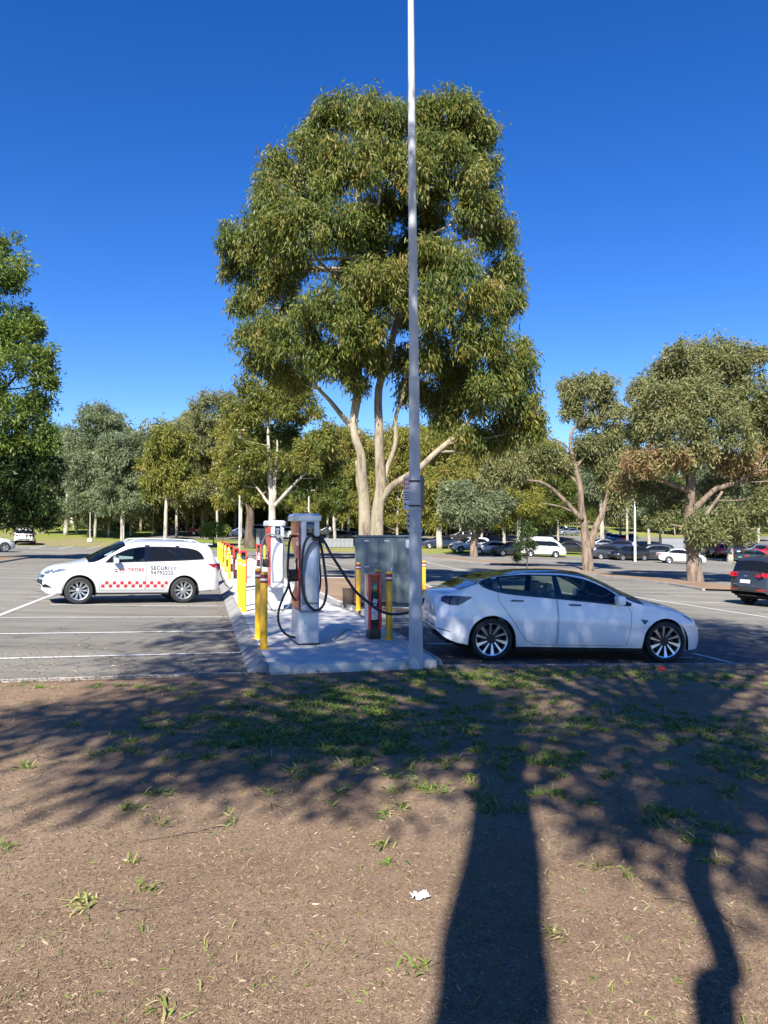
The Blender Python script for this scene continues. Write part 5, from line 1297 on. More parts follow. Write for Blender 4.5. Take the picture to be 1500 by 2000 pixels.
# ------------------------------------------------------------------ trees
def leaf_mesh(name, clumps, n_per, size, width, tint=.4, tvar=.22, droop=1.1, shell=.62, tuft=28, tr=.30, upbias=-.75, seed=1, spread=.55):
    """clumps: rows (x, y, z, rx, ry, rz[, tint])"""
    g = np.random.default_rng(seed); Vs = []; Ts = []
    for c in clumps:
        cx, cy, cz, rx, ry, rz = c[:6]; t0 = (c[6] if len(c) > 6 else tint) + g.normal(0, .06)
        nt_ = max(4, int(n_per * rx * rz / tuft)); d = g.normal(size=(nt_ * 3, 3)); d /= np.linalg.norm(d, axis=1, keepdims=True); d = d[d[:, 2] > upbias + g.uniform(-.5, .2, len(d))][:nt_]; k = len(d)
        rad = shell + (1.06 - shell) * g.random(k) ** .6
        ce = np.array([cx, cy, cz]) + d * rad[:, None] * np.array([rx, ry, rz]); tt = t0 + g.normal(0, tvar * .5, k)
        R = (rx + rz) / 2
        lc = np.repeat(ce, tuft, 0); ld = np.repeat(d, tuft, 0); lt = np.repeat(tt, tuft) + g.normal(0, tvar * .55, k * tuft)
        off = g.normal(size=lc.shape) * tr * (.28 + .3 * R); lc = lc + off * np.array([1, 1, 1.35])
        dr = ld * .40 + g.normal(size=lc.shape) * spread + np.array([0, 0, -droop]); dr /= np.linalg.norm(dr, axis=1, keepdims=True)
        sd_ = np.cross(dr, g.normal(size=lc.shape)); sd_ /= np.maximum(np.linalg.norm(sd_, axis=1, keepdims=True), 1e-6)
        ln = size * g.uniform(.6, 1.3, len(lc))[:, None]; wd = width * g.uniform(.7, 1.3, len(lc))[:, None]
        a = lc; b = lc + dr * ln * .45 + sd_ * wd * .5; c_ = lc + dr * ln + np.array([0, 0, -.08]) * ln; e = lc + dr * ln * .45 - sd_ * wd * .5
        Vs.append(np.stack([a, b, c_, e], 1).reshape(-1, 3)); Ts.append(np.repeat(lt, 4))
    V = np.concatenate(Vs).astype(np.float32); T = np.clip(np.concatenate(Ts), 0, 1).astype(np.float32); nq = len(V) // 4
    me = bpy.data.meshes.new(name); me.vertices.add(len(V)); me.vertices.foreach_set('co', V.ravel())
    me.loops.add(len(V)); me.loops.foreach_set('vertex_index', np.arange(len(V), dtype=np.int32))
    me.polygons.add(nq); me.polygons.foreach_set('loop_start', np.arange(nq, dtype=np.int32) * 4)
    me.update(); at = me.attributes.new('tint', 'FLOAT', 'POINT'); at.data.foreach_set('value', T); me.validate(); return me
def wob(P, amp, seed=0, n=6):
    S = spline(P, n); out = []
    for k, p in enumerate(S):
        out.append(p + Vector((noise.noise(p * .9 + Vector((seed, 0, 0))), noise.noise(p * .9 + Vector((0, seed, 3))), 0)) * amp)
    return out
def rad_along(n, r0, r1, flare=0):
    return [r0 + (r1 - r0) * k / (n - 1) + flare * max(0, 1 - k / (n * .12)) ** 2 for k in range(n)]
def limbs(m, base_pts, clumps, r0, seed=0, per=3, sub=.02):
    """branches from the nearest trunk point to each clump, with twigs inside the clump"""
    rr = random.Random(seed)
    for c in clumps:
        C_ = Vector(c[:3]); best = min(base_pts, key=lambda q: (q[0] - C_).length + max(0, q[0].z - C_.z + .5) * 3)
        S_ = best[0]; L_ = (C_ - S_).length
        if L_ < .2: continue
        md = S_.lerp(C_, .5) + Vector((rr.uniform(-.08, .08) * L_, rr.uniform(-.08, .08) * L_, -.06 * L_)); rs = min(best[1] * .6, r0 * min(1.4, .5 + L_ / 6))
        P = wob([S_, md, C_], .10, seed, 5); m.tube(P, rad_along(len(P), rs, rs * .35), 6)
        for _ in range(per):
            q = C_ + Vector((rr.uniform(-1, 1) * c[3], rr.uniform(-1, 1) * c[4], rr.uniform(-.3, 1) * c[5])) * .85; s_ = md.lerp(C_, rr.uniform(.3, 1))
            m.tube([s_, s_.lerp(q, .5) + Vector((0, 0, .08)), q], [rs * .35, rs * .25, sub * .4], 4)
def split_clumps(cl, seed):
    rr = random.Random(seed * 7 + 1); out = []
    for c in cl:
        t = c[6:] ; out.append((c[0], c[1], c[2], c[3] * .70, c[4] * .70, c[5] * .74) + t)
        for k in range(10):
            a = rr.uniform(0, 6.283); e = rr.uniform(-.85, .8); q = math.sqrt(1 - e * e); f = rr.uniform(.6, 1.15); s_ = rr.uniform(.16, .42)
            out.append((c[0] + c[3] * f * q * math.cos(a), c[1] + c[4] * f * q * math.sin(a), c[2] + c[5] * f * e, c[3] * s_, c[4] * s_, c[5] * s_ * .9) + tuple(min(1, max(0, x + rr.uniform(-.12, .12))) for x in t))
    return out
def tree_at(name, label, d0, trunks, clumps, bark_, leafm, group=None, n_per=2600, size=.26, width=.06, tint=.4, seed=1, limb_r=.07, cat='tree', base=None, **kw):
    """trunks: lists of (px, py, dy, radius); clumps: (px, py, rx px, ry px, dy[, tint]); everything becomes metres at depth d0+dy"""
    def W_(px, py, dy): return ray(px, py, d0 + dy)
    b = W_(*trunks[0][0][:3]); b.z = gz(b.x, b.y)
    o = empty(name, b); tag(o, label, cat, group); m = MB(); bp = []
    for k, t in enumerate(trunks):
        P = [W_(*q[:3]) - b for q in t]
        if k == 0: P[0].z = -.15
        S_ = wob(P, .05 if k == 0 else .12, seed + k, 6); S_[0] = P[0]; n = len(S_); rs = [t[min(int(i / 6), len(t) - 2)][3] * (1 - (i / 6) % 1) + t[min(int(i / 6) + 1, len(t) - 1)][3] * ((i / 6) % 1) if i < n - 1 else t[-1][3] for i in range(n)]
        m.tube(S_, rs, 12); bp += list(zip(S_[2:], rs[2:]))
    cl = []
    for c in clumps:
        p = W_(c[0], c[1], c[4]) - b; s_ = (d0 + c[4]) / 1500; cl.append((p.x, p.y, p.z, c[2] * s_, (c[2] + c[3]) / 2 * s_, c[3] * s_) + ((c[5],) if len(c) > 5 else ()))
    cl = split_clumps(cl, seed)
    m.build('trunk', M[bark_], o, auto=None)
    lm = MB(); limbs(lm, bp, cl[::11], limb_r, seed); limbs(lm, bp, [c for c in cl if c[3] > .35][3::7], limb_r * .5, seed + 5, 2); lb_ = lm.build('branches', M[bark_], o, auto=None); lb_['kind'] = 'stuff'
    f = link('foliage', leaf_mesh('foliage', cl, n_per, size, width, tint, seed=seed, **kw), o, M[leafm]); f['kind'] = 'stuff'
    return o
# the big gum tree in the garden bed
BT = 27.0
big_clumps = [(690, 212, 52, 42, 0), (622, 262, 46, 44, .5), (745, 240, 66, 52, -.8), (858, 212, 62, 40, .3), (922, 250, 48, 52, .8), (532, 322, 40, 36, .3), (545, 392, 58, 50, -1.2), (610, 350, 58, 54, 1),
 (690, 318, 66, 60, -2.0), (790, 318, 60, 55, -1.5), (880, 322, 66, 58, -1), (948, 340, 38, 44, .6), (455, 468, 32, 34, .6, .3), (497, 482, 48, 52, 0), (588, 455, 66, 58, -2.2), (655, 430, 50, 50, -2.4), (460, 528, 30, 32, 1.4, .3),
 (740, 545, 56, 46, -2.4, .6), (880, 498, 66, 42, -2.0), (968, 448, 42, 36, .8), (988, 520, 32, 44, .8), (900, 560, 66, 50, -2.2, .5), (640, 592, 64, 48, -2.0), (545, 560, 46, 44, .4, .55), (508, 650, 40, 42, -.5), (572, 652, 56, 46, -1.6),
 (700, 640, 50, 42, -2), (650, 700, 44, 36, -.8), (845, 602, 44, 40, -2.2), (950, 600, 46, 42, 0), (930, 662, 60, 36, -1.6), (998, 690, 48, 42, 0), (1022, 770, 34, 52, .4), (962, 765, 52, 54, -.8), (895, 715, 48, 42, .5), (1000, 840, 44, 38, .8),
 (528, 700, 44, 30, .2), (575, 735, 40, 30, .6), (850, 770, 36, 36, 1.2), (775, 700, 40, 32, 1.0), (720, 690, 22, 36, -.5), (600, 260, 30, 26, 2), (640, 205, 26, 24, 0), (910, 200, 28, 24, 0), (820, 410, 48, 44, 1.5), (930, 410, 50, 40, -.6), (720, 430, 40, 34, 1.8), (840, 260, 45, 40, 2.5),
 (960, 860, 34, 26, .6), (1045, 830, 22, 30, .6), (480, 590, 28, 22, .8, .35), (560, 505, 46, 38, 1.6), (1000, 590, 24, 32, .4), (700, 450, 50, 46, 1.4, .3), (760, 490, 50, 44, 1.6, .3), (820, 480, 44, 44, 1.6, .3), (740, 400, 44, 40, 1.4), (690, 520, 44, 40, 1.2, .35), (780, 600, 46, 40, 1.2, .35), (770, 560, 30, 40, -1.5), (705, 600, 34, 44, -1.8), (910, 850, 38, 22, .2), (870, 825, 30, 28, .6), (730, 700, 26, 34, -1.2), (690, 745, 22, 22, -.8), (800, 755, 22, 34, .4), (620, 700, 34, 38, -1.4), (840, 690, 40, 46, -.8), (900, 780, 36, 36, .4)]
tree_at('gum_tree', 'huge many lobed gum tree with two pale trunks towering behind the electrical cabinet', BT,
 [[(716, 1130, 0, .30), (712, 1000, 0, .21), (706, 900, -.2, .16), (692, 840, -.2, .13), (698, 740, 0, .18), (690, 640, .2, .14), (690, 500, .4, .11), (700, 350, .3, .05)],
  [(734, 1120, -.1, .28), (738, 1000, -.1, .21), (742, 900, -.1, .17), (742, 780, 0, .14), (764, 660, 0, .12), (800, 540, .2, .12), (810, 400, .3, .08), (830, 280, .4, .04)],
  [(740, 985, -.1, .15), (765, 950, -.2, .13), (800, 925, -.3, .12), (845, 890, -.3, .10), (900, 840, 0, .08), (950, 790, .2, .05)],
  [(700, 850, -.1, .11), (670, 820, 0, .10), (640, 775, 0, .07), (600, 730, 0, .05), (560, 690, .2, .03)],
  [(712, 985, 0, .1), (700, 940, .1, .09), (695, 900, .2, .07)],
  [(742, 960, 0, .09), (768, 880, .1, .08), (782, 790, .1, .07), (810, 690, .3, .05), (880, 600, .3, .03)],
  [(735, 400, -1.6, .07), (742, 350, -1.7, .06), (748, 300, -1.8, .04)]],
 big_clumps, 'bark_gum', 'leaf_gum', n_per=4300, size=.21, width=.046, tint=.47, tvar=.34, seed=11, limb_r=.085, tuft=30, tr=.34, droop=1.0)

# planted strip of bare soil with the trees on the right
def bed_strip(name, pts, w, mat='dirt'):
    P = [gp(*p) for p in pts]; Lf = []; Rt = []
    for i, p in enumerate(P):
        t = (P[min(i + 1, len(P) - 1)] - P[max(i - 1, 0)]); n = Vector((-t.y, t.x)).normalized() * w / 2; Lf.append((p.x + n.x, p.y + n.y)); Rt.append((p.x - n.x, p.y - n.y))
    ring = Rt + Lf[::-1]
    for i in range(len(P) - 1): sheet(name, [Rt[i], Rt[i + 1], Lf[i + 1], Lf[i]], 1.0, .08, M[mat])
    prism_along('kerb', Rt, [(-.05, -.05), (-.05, .09), (.07, .095), (.07, -.05)], M['kerb'], kind='structure')
    prism_along('kerb', Lf, [(.05, -.05), (.05, .09), (-.07, .095), (-.07, -.05)], M['kerb'], kind='structure')
bed_strip('tree_strip', [(1432, 1155), (1357, 1143), (1250, 1131), (1148, 1120), (1040, 1110)], 2.6)
bed_strip('tree_strip', [(1010, 1104), (960, 1099), (925, 1096), (850, 1089)], 3.0)
bed_strip('tree_strip', [(-60, 1100), (18, 1089)], 2.4)
# trees of the planted strips and verges, each built for itself
tree_at('gum_tree', 'leaning tree with forked reddish trunk and long bare limb, left of the rust tinged tree', 53,
 [[(1149, 1119, 0, .42), (1145, 1070, 0, .34), (1140, 1020, 0, .24), (1136, 985, 0, .20), (1132, 945, 0, .18), (1124, 910, 0, .15), (1115, 870, 0, .11), (1118, 842, 0, .10), (1134, 825, 0, .08), (1152, 795, 0, .05)],
  [(1150, 1075, 0, .26), (1162, 1035, .2, .22), (1175, 1005, .4, .18), (1184, 975, .6, .14), (1190, 940, .8, .08)],
  [(1138, 1015, -.2, .17), (1108, 984, -.4, .14), (1080, 956, -.6, .12), (1056, 942, -.8, .10), (1028, 938, -1, .07), (1000, 936, -1, .04)],
  [(1118, 1000, -.2, .08), (1096, 990, -.4, .06), (1072, 985, -.5, .05), (1054, 983, -.5, .03)],
  [(1131, 950, 0, .10), (1116, 932, .2, .08), (1098, 922, .3, .06), (1078, 921, .3, .04)],
  [(1126, 912, 0, .09), (1140, 892, 0, .07), (1155, 872, 0, .04)], [(1117, 880, 0, .06), (1095, 862, 0, .05), (1062, 852, 0, .03)]],
 [(1150, 768, 40, 24, 0), (1185, 778, 24, 24, .5), (1122, 785, 18, 20, 0), (1165, 862, 34, 22, .3, .25), (1140, 872, 20, 14, 0, .25), (1072, 890, 25, 20, 0, .2), (1015, 900, 34, 24, -.8), (975, 912, 34, 24, -1), (1045, 885, 26, 16, .5), (1195, 940, 26, 36, 1), (1182, 905, 22, 18, .6), (1205, 985, 20, 20, .8), (1000, 925, 30, 14, -1, .3), (1140, 748, 30, 12, 0), (1120, 805, 20, 16, .2), (1195, 805, 22, 20, .3), (1205, 840, 16, 24, .6), (1170, 745, 30, 14, 0), (1100, 900, 20, 14, .2), (1130, 890, 20, 14, .5), (1150, 820, 26, 18, .5), (1110, 760, 20, 18, .3), (1195, 860, 24, 26, .8), (1060, 905, 30, 18, .4), (960, 935, 30, 16, -.6), (1160, 905, 22, 16, 1)],
 'bark_brown', 'leaf_acacia', n_per=1700, size=.30, width=.075, tint=.48, seed=21, limb_r=.09, tuft=24, tr=.4, droop=.5)
tree_at('acacia_tree', 'large spreading tree with rust tinged foliage and thick dark trunk near the right edge', 40,
 [[(1358, 1142, 0, .46), (1352, 1085, 0, .31), (1346, 1020, 0, .28), (1350, 960, 0, .22), (1352, 900, 0, .28), (1360, 840, 0, .2), (1370, 760, 0, .1)],
  [(1356, 1000, 0, .18), (1390, 960, -.3, .14), (1430, 945, -.6, .14), (1480, 920, -.8, .08)],
  [(1346, 960, 0, .22), (1310, 945, -.4, .14), (1270, 930, -.6, .08)],
  [(1350, 1030, 0, .16), (1375, 1010, -.4, .12), (1410, 960, -.5, .07)]],
 [(1335, 702, 46, 34, 0), (1400, 682, 48, 28, .4), (1452, 702, 40, 30, .6), (1300, 725, 30, 26, .5), (1485, 690, 16, 10, .5), (1390, 715, 40, 30, -.3), (1255, 760, 30, 24, 0), (1290, 790, 62, 44, -1), (1370, 780, 70, 46, -1.2), (1450, 790, 60, 44, -.6), (1250, 830, 34, 40, 0), (1480, 850, 40, 44, 0), (1400, 840, 60, 40, -1.2), (1325, 850, 56, 38, -1.4),
  (1250, 905, 40, 28, -.8, .95), (1300, 900, 50, 30, -1.2, .9), (1360, 890, 40, 30, -1, .7), (1440, 900, 50, 36, -.6, .9), (1490, 900, 36, 40, .4, .85), (1270, 960, 40, 24, .6, .3), (1320, 985, 34, 22, .8, .3), (1230, 940, 26, 22, .4, .85), (1400, 950, 40, 24, .8, .35),
  (1385, 1040, 38, 22, -.8, .35), (1420, 1010, 36, 24, -.6, .35), (1470, 1000, 40, 30, 0, .4), (1500, 960, 34, 30, .3, .5), (1360, 1020, 20, 22, -1, .4), (1440, 1045, 24, 14, -.2, .4), (1280, 1010, 22, 16, .5, .3), (1530, 800, 50, 60, 0), (1540, 900, 50, 60, 0), (1335, 740, 50, 30, 1.5), (1420, 740, 50, 30, 1.6)],
 'bark_brown', 'leaf_acacia', n_per=2300, size=.24, width=.065, tint=.45, seed=31, limb_r=.09, tuft=26, tr=.36, droop=.3)
tree_at('wattle_tree', 'small round grey green tree on the strip right of the big lamp post', 76,
 [[(926, 1097, 0, .42), (925, 1070, 0, .36), (927, 1040, 0, .3), (930, 1000, 0, .16)], [(926, 1060, 0, .2), (945, 1030, 0, .12), (960, 1000, 0, .07)]],
 [(925, 975, 48, 36, 0), (885, 990, 30, 28, 0), (968, 985, 28, 28, .5), (905, 1012, 34, 18, 0), (955, 1010, 30, 18, 0), (930, 1000, 36, 26, -1.4), (900, 960, 26, 20, .4), (950, 955, 26, 18, .4)],
 'bark_brown', 'leaf_grey', n_per=800, size=.42, width=.12, tint=.5, seed=41, limb_r=.1, tuft=22, tr=.4, droop=.3)
tree_at('gum_tree', 'bright green gum with pale forked trunk rising above the rear charging station', 58,
 [[(533, 1078, 0, .36), (532, 1020, 0, .28), (531, 985, 0, .24), (527, 930, 0, .17), (524, 870, 0, .12), (522, 800, 0, .07)], [(533, 985, 0, .16), (538, 920, .1, .12), (540, 860, .2, .06)],
  [(535, 990, 0, .15), (560, 960, -.3, .12), (590, 930, -.5, .08), (620, 905, -.6, .05)], [(530, 990, 0, .12), (510, 965, .1, .09), (495, 940, .2, .05)]],
 [(500, 760, 40, 26, 0), (540, 790, 44, 30, -.6), (480, 810, 36, 30, 0), (590, 800, 34, 26, .6), (620, 880, 40, 24, -1, .62), (590, 900, 36, 20, -1.2, .62), (640, 850, 26, 24, 0), (470, 880, 34, 34, 0), (500, 900, 36, 26, -.6), (545, 850, 40, 28, 1.4, .25), (610, 940, 40, 24, 1, .25), (640, 915, 26, 24, .6, .25), (460, 940, 30, 26, .5), (570, 760, 36, 24, 1), (520, 950, 22, 16, 1)],
 'bark_pale', 'leaf_gum', n_per=1250, size=.36, width=.095, tint=.6, seed=51, limb_r=.08, tuft=24, tr=.38, droop=.35)
tree_at('gum_tree', 'tall dark leafy tree, shade tinted into its lower leaves, cut off by the left edge of the photo', 46,
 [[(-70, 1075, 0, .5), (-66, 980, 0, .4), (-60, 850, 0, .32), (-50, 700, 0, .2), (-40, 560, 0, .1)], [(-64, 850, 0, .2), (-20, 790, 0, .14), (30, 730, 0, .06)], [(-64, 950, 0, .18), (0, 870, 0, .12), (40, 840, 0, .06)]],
 [(8, 530, 42, 34, 0), (-40, 540, 50, 40, 0), (-20, 480, 40, 30, 0), (10, 620, 50, 36, .6, .3), (30, 660, 46, 36, 0), (70, 700, 34, 34, 0), (20, 700, 50, 30, -1), (-30, 650, 50, 50, 0), (60, 640, 20, 22, 0), (30, 800, 50, 34, -.6), (70, 790, 26, 26, .4, .3), (0, 850, 50, 36, -.5), (60, 850, 40, 30, 0), (95, 860, 22, 24, .4, .3), (-40, 760, 60, 50, 0), (50, 910, 46, 34, .6, -.1), (0, 930, 60, 40, 0, -.1), (90, 930, 26, 40, .6, -.2), (20, 980, 60, 34, .4, -.2), (85, 985, 34, 28, .8, -.2), (-40, 900, 60, 60, 0, .3), (-30, 1000, 50, 40, 0, -.2), (60, 1010, 40, 22, 1.2, -.2), (90, 740, 20, 16, 0)],  # lower clumps take the darkest leaf tint as painted shade
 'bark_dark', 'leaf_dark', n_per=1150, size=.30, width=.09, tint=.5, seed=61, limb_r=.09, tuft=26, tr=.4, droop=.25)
tree_at('dead_trunk', 'stout twisted dark trunk on the verge right of the thin lamp pole', 82,
 [[(490, 1066, 0, .75), (487, 1045, 0, .5), (489, 1010, 0, .42), (484, 980, 0, .3), (480, 940, 0, .15)], [(480, 1064, 0, .35), (484, 1040, 0, .2), (487, 1020, 0, .12)]],
 [(480, 950, 30, 26, 0), (505, 965, 24, 20, 0), (460, 970, 24, 22, .5)], 'bark_dark', 'leaf_olive', n_per=260, size=.5, width=.12, tint=.35, seed=71, tuft=20, tr=.4, droop=.3)
tree_at('sapling', 'dark sapling with drooping purple brown leaves on a thin stake before the passenger van', 47,
 [[(1029, 1122, 0, .035), (1029, 1080, 0, .035), (1028, 1050, 0, .03), (1026, 1020, 0, .02)]],
 [(1020, 1070, 11, 16, 0, .1), (1028, 1050, 10, 12, 0, .1), (1010, 1085, 6, 7, 0, .1), (1040, 1062, 9, 9, 0, .1), (1022, 1030, 12, 12, 0, .1), (1036, 1035, 8, 9, 0, .15)], 'bark_dark', 'leaf_dark', n_per=700, size=.14, width=.05, tint=.08, seed=81, limb_r=.02, tuft=14, tr=.3, cat='young tree')
# middle distance trunks seen against the wood
def slim(px, pyb, pyt, w, d, label, lm, seed, barkk='bark_pale', r=.13, tint=.45, lean=0, fr=.30, n=8, npr=560, dens=None):
    hb = (pyb - pyt); rr = random.Random(seed); cl = []; lean += rr.uniform(-9, 9); fr *= rr.uniform(.4, 1.05) if px < 800 else rr.uniform(.9, 1.1)
    for k in range(n):
        t = fr + (1 - fr) * (k + .5) / n; ww = w * math.sin(math.pi * min(.95, .25 + .7 * (t - fr) / (1 - fr))) 
        for s_ in (-1, 1):
            cl.append((px + lean * t + s_ * ww * rr.uniform(.1, .36), pyb - hb * (t * .93 + rr.uniform(-.02, .02)), w * rr.uniform(.20, .30), max(9, hb * (1 - fr) / n * rr.uniform(.75, 1.0)), rr.uniform(-1.5, 1.5), tint + rr.uniform(-.12, .12)))
    tree_at('gum_tree', label, d, [[(px, pyb, 0, r * 1.3), (px + lean * .3, pyb - hb * .3, 0, r), (px + lean * .6, pyb - hb * .62, 0, r * .6), (px + lean, pyb - hb * .9, 0, r * .2)],
        [(px + lean * .3, pyb - hb * .25, 0, r * .6), (px + w * .12, pyb - hb * .45, .3, r * .4), (px + w * .22, pyb - hb * .6, .5, r * .2)]], cl, barkk, lm, n_per=npr, size=.46, width=.11, tint=tint, seed=seed, limb_r=.08, tuft=20, tr=.42, droop=.5)
slim(186, 1034, 775, 120, 92, 'airy pale green gum on the left, tallest above the grass, with a white kinked trunk', 'leaf_grey', 101, n=9, npr=360)
slim(238, 1050, 835, 110, 84, 'airy grey green gum right of the tallest one on the left', 'leaf_grey', 102, lean=6, n=8, npr=360)
slim(212, 1046, 800, 110, 96, 'tall airy grey green gum between the two white poles on the left', 'leaf_grey', 141, n=9, npr=300, lean=5)
slim(255, 1044, 840, 100, 100, 'grey green gum with arching crown left of the slim straight trunk', 'leaf_acacia', 142, n=8, npr=330)
slim(345, 1040, 815, 100, 98, 'feathery olive gum right of the slim straight trunk', 'leaf_acacia', 143, n=9, npr=330, lean=-8)
slim(378, 1036, 790, 100, 106, 'feathery tall gum left of the lofty bare limbed one', 'leaf_olive', 144, n=9, npr=300)
slim(470, 1056, 770, 110, 94, 'tall bright olive gum directly behind the thin lamp pole', 'leaf_olive', 145, n=9, npr=380, tint=.6)
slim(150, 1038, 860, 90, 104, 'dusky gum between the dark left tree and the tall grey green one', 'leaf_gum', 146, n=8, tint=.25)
slim(1075, 1060, 850, 100, 118, 'olive gum behind the long bare limb on the right', 'leaf_olive', 147, n=8)
slim(1225, 1058, 860, 100, 104, 'grey green gum filling the gap between the leaning tree and the rust tinged tree', 'leaf_grey', 148, n=8)
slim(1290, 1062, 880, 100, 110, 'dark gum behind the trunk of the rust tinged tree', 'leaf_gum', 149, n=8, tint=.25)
slim(1390, 1062, 880, 100, 116, 'grey green gum behind the low branches of the rust tinged tree', 'leaf_grey', 150, n=8)
slim(173, 1040, 880, 80, 95, 'shorter olive gum with straight brown trunk left of the white pole', 'leaf_acacia', 103, barkk='bark_brown', n=6)
slim(322, 1056, 825, 100, 76, 'olive gum with single straight slim trunk behind the security wagon', 'leaf_olive', 104, r=.16, fr=.42)
slim(128, 1040, 840, 70, 98, 'slim pale gum beside the dark tree at the left edge', 'leaf_grey', 105, r=.22, lean=4)
slim(298, 1035, 850, 70, 100, 'short trunked olive gum left of the slim straight one', 'leaf_olive', 106, barkk='bark_brown')
slim(365, 1030, 830, 100, 108, 'broad olive gum behind the red hatchback', 'leaf_olive', 107)
slim(425, 1050, 742, 130, 100, 'lofty thin crowned gum with bare white limbs left of the thin lamp pole', 'leaf_acacia', 108, n=10, npr=300, tint=.35)
slim(395, 1046, 800, 90, 104, 'grey brown gum rising behind the red hatchback', 'leaf_acacia', 109, n=8, tint=.5, npr=380)
slim(458, 1045, 850, 90, 110, 'dense olive gum behind the red pedestals', 'leaf_olive', 110)
slim(602, 1062, 900, 60, 96, 'cluster of thin white stems with olive crown behind the near charging station', 'leaf_olive', 111, r=.12, fr=.5)
slim(640, 1066, 880, 80, 92, 'slim twin stemmed gum left of the cabinet', 'leaf_olive', 112, r=.13, fr=.5)
slim(655, 1068, 905, 60, 88, 'slender pale gum just left of the cabinet', 'leaf_gum', 113, r=.16, fr=.5)
slim(858, 1076, 830, 110, 90, 'yellow olive gum with fluted trunk right of the big lamp post', 'leaf_olive', 114, r=.3, fr=.3, tint=.6)
slim(775, 1050, 830, 110, 100, 'yellow olive gum directly behind the twin trunks', 'leaf_olive', 115, tint=.62)
slim(680, 1050, 822, 110, 104, 'round topped olive gum between the pale twin trunks and the charging stations', 'leaf_olive', 116, tint=.6)
slim(985, 1068, 880, 90, 92, 'yellow green gum behind the white hatchback', 'leaf_olive', 117, tint=.55, r=.16)
slim(1013, 1070, 868, 90, 90, 'pale stemmed olive gum behind the sapling', 'leaf_olive', 118, r=.22, tint=.5)
slim(940, 1050, 850, 110, 108, 'yellow olive gum behind the small grey green tree', 'leaf_olive', 119, tint=.6)
slim(1090, 1062, 880, 100, 108, 'shaded gum behind the leaning forked tree', 'leaf_gum', 120, tint=.35)
slim(1177, 1066, 880, 80, 98, 'straight pale trunked gum right of the leaning forked tree', 'leaf_grey', 121, r=.24, fr=.45)
slim(1212, 1050, 870, 80, 112, 'dark green gum with straight trunk among the uphill cars', 'leaf_gum', 122, tint=.2)
slim(1268, 1066, 900, 70, 106, 'thin pale trunked gum against the green slope', 'leaf_grey', 123, r=.18, fr=.5)
slim(1425, 1090, 930, 90, 80, 'short gum with pale mottled trunk among the cars on the right', 'leaf_grey', 124, r=.26, fr=.3)
slim(1480, 1056, 900, 80, 130, 'slim trunked gum on the green slope at the far right', 'leaf_grey', 125, r=.2, fr=.5)
slim(718, 1052, 850, 90, 112, 'olive gum filling the gap between the twin trunks', 'leaf_olive', 126, tint=.5)
slim(560, 1050, 850, 100, 112, 'deep green gum behind the two charging stations', 'leaf_gum', 127, tint=.35)
slim(898, 1050, 865, 90, 118, 'olive gum far right of the big lamp post', 'leaf_olive', 128, tint=.4)
slim(820, 1046, 820, 100, 122, 'olive gum standing behind the big lamp post', 'leaf_olive', 129, tint=.55)
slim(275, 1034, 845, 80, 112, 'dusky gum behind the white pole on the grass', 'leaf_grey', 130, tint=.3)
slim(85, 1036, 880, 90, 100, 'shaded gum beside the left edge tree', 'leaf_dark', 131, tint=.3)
slim(505, 1048, 860, 90, 116, 'dark green gum behind the stout twisted trunk', 'leaf_gum', 132, tint=.3)
# small garden shrub by the red hatchback
tree_at('shrub', 'small bright yellow green bush beside the red hatchback', 84, [[(417, 1062, 0, .08), (417, 1045, 0, .05), (420, 1030, 0, .03)], [(417, 1055, 0, .05), (408, 1040, 0, .03)]], [(420, 1025, 18, 12, 0, .7), (405, 1035, 12, 9, 0, .7), (435, 1035, 12, 9, 0, .7)], 'bark_dark', 'leaf_dark', n_per=180, size=.3, width=.12, tint=.75, seed=91, tuft=14, tr=.5, cat='shrub')

# the wood behind: shared shapes, copied
def forest_shape(seed, h, w, fr, n, npr, lean=0):
    rr = random.Random(seed); cl = []
    for k in range(n):
        t = fr + (1 - fr) * (k + .5) / n; ww = w * (.35 + .65 * math.sin(math.pi * min(.97, .15 + .8 * (t - fr) / (1 - fr))))
        for q in range(2):
            a = rr.uniform(0, 6.28); rd = ww * rr.uniform(.1, .38); r = w * rr.uniform(.2, .3)
            cl.append((rd * math.cos(a) + lean * t, rd * math.sin(a), h * t * .95, r, r, max(.9, h * (1 - fr) / n * rr.uniform(.8, 1.1)), .45 + rr.uniform(-.2, .2)))
    m = MB(); P = wob([Vector((0, 0, -.3)), Vector((lean * .3, 0, h * .35)), Vector((lean * .7, .2, h * .7)), Vector((lean, 0, h * .93))], .25, seed, 4); m.tube(P, rad_along(len(P), .15, .04), 7)
    limbs(m, [(p, .15) for p in P[3:]], cl, .07, seed, 1)
    return m.mesh('trunk'), leaf_mesh('foliage', cl, npr, .6, .17, .45, seed=seed, tuft=18, tr=.42, droop=.5)
SH = [forest_shape(200 + k, h, w, fr, n, npr * 2) for k, (h, w, fr, n, npr) in enumerate([(15, 7, .25, 7, 150), (13, 8, .2, 6, 150), (17, 7, .35, 7, 150), (11, 6.5, .15, 5, 160), (9, 7, .08, 4, 170)])]
fr_ = random.Random(5); cnt = 0
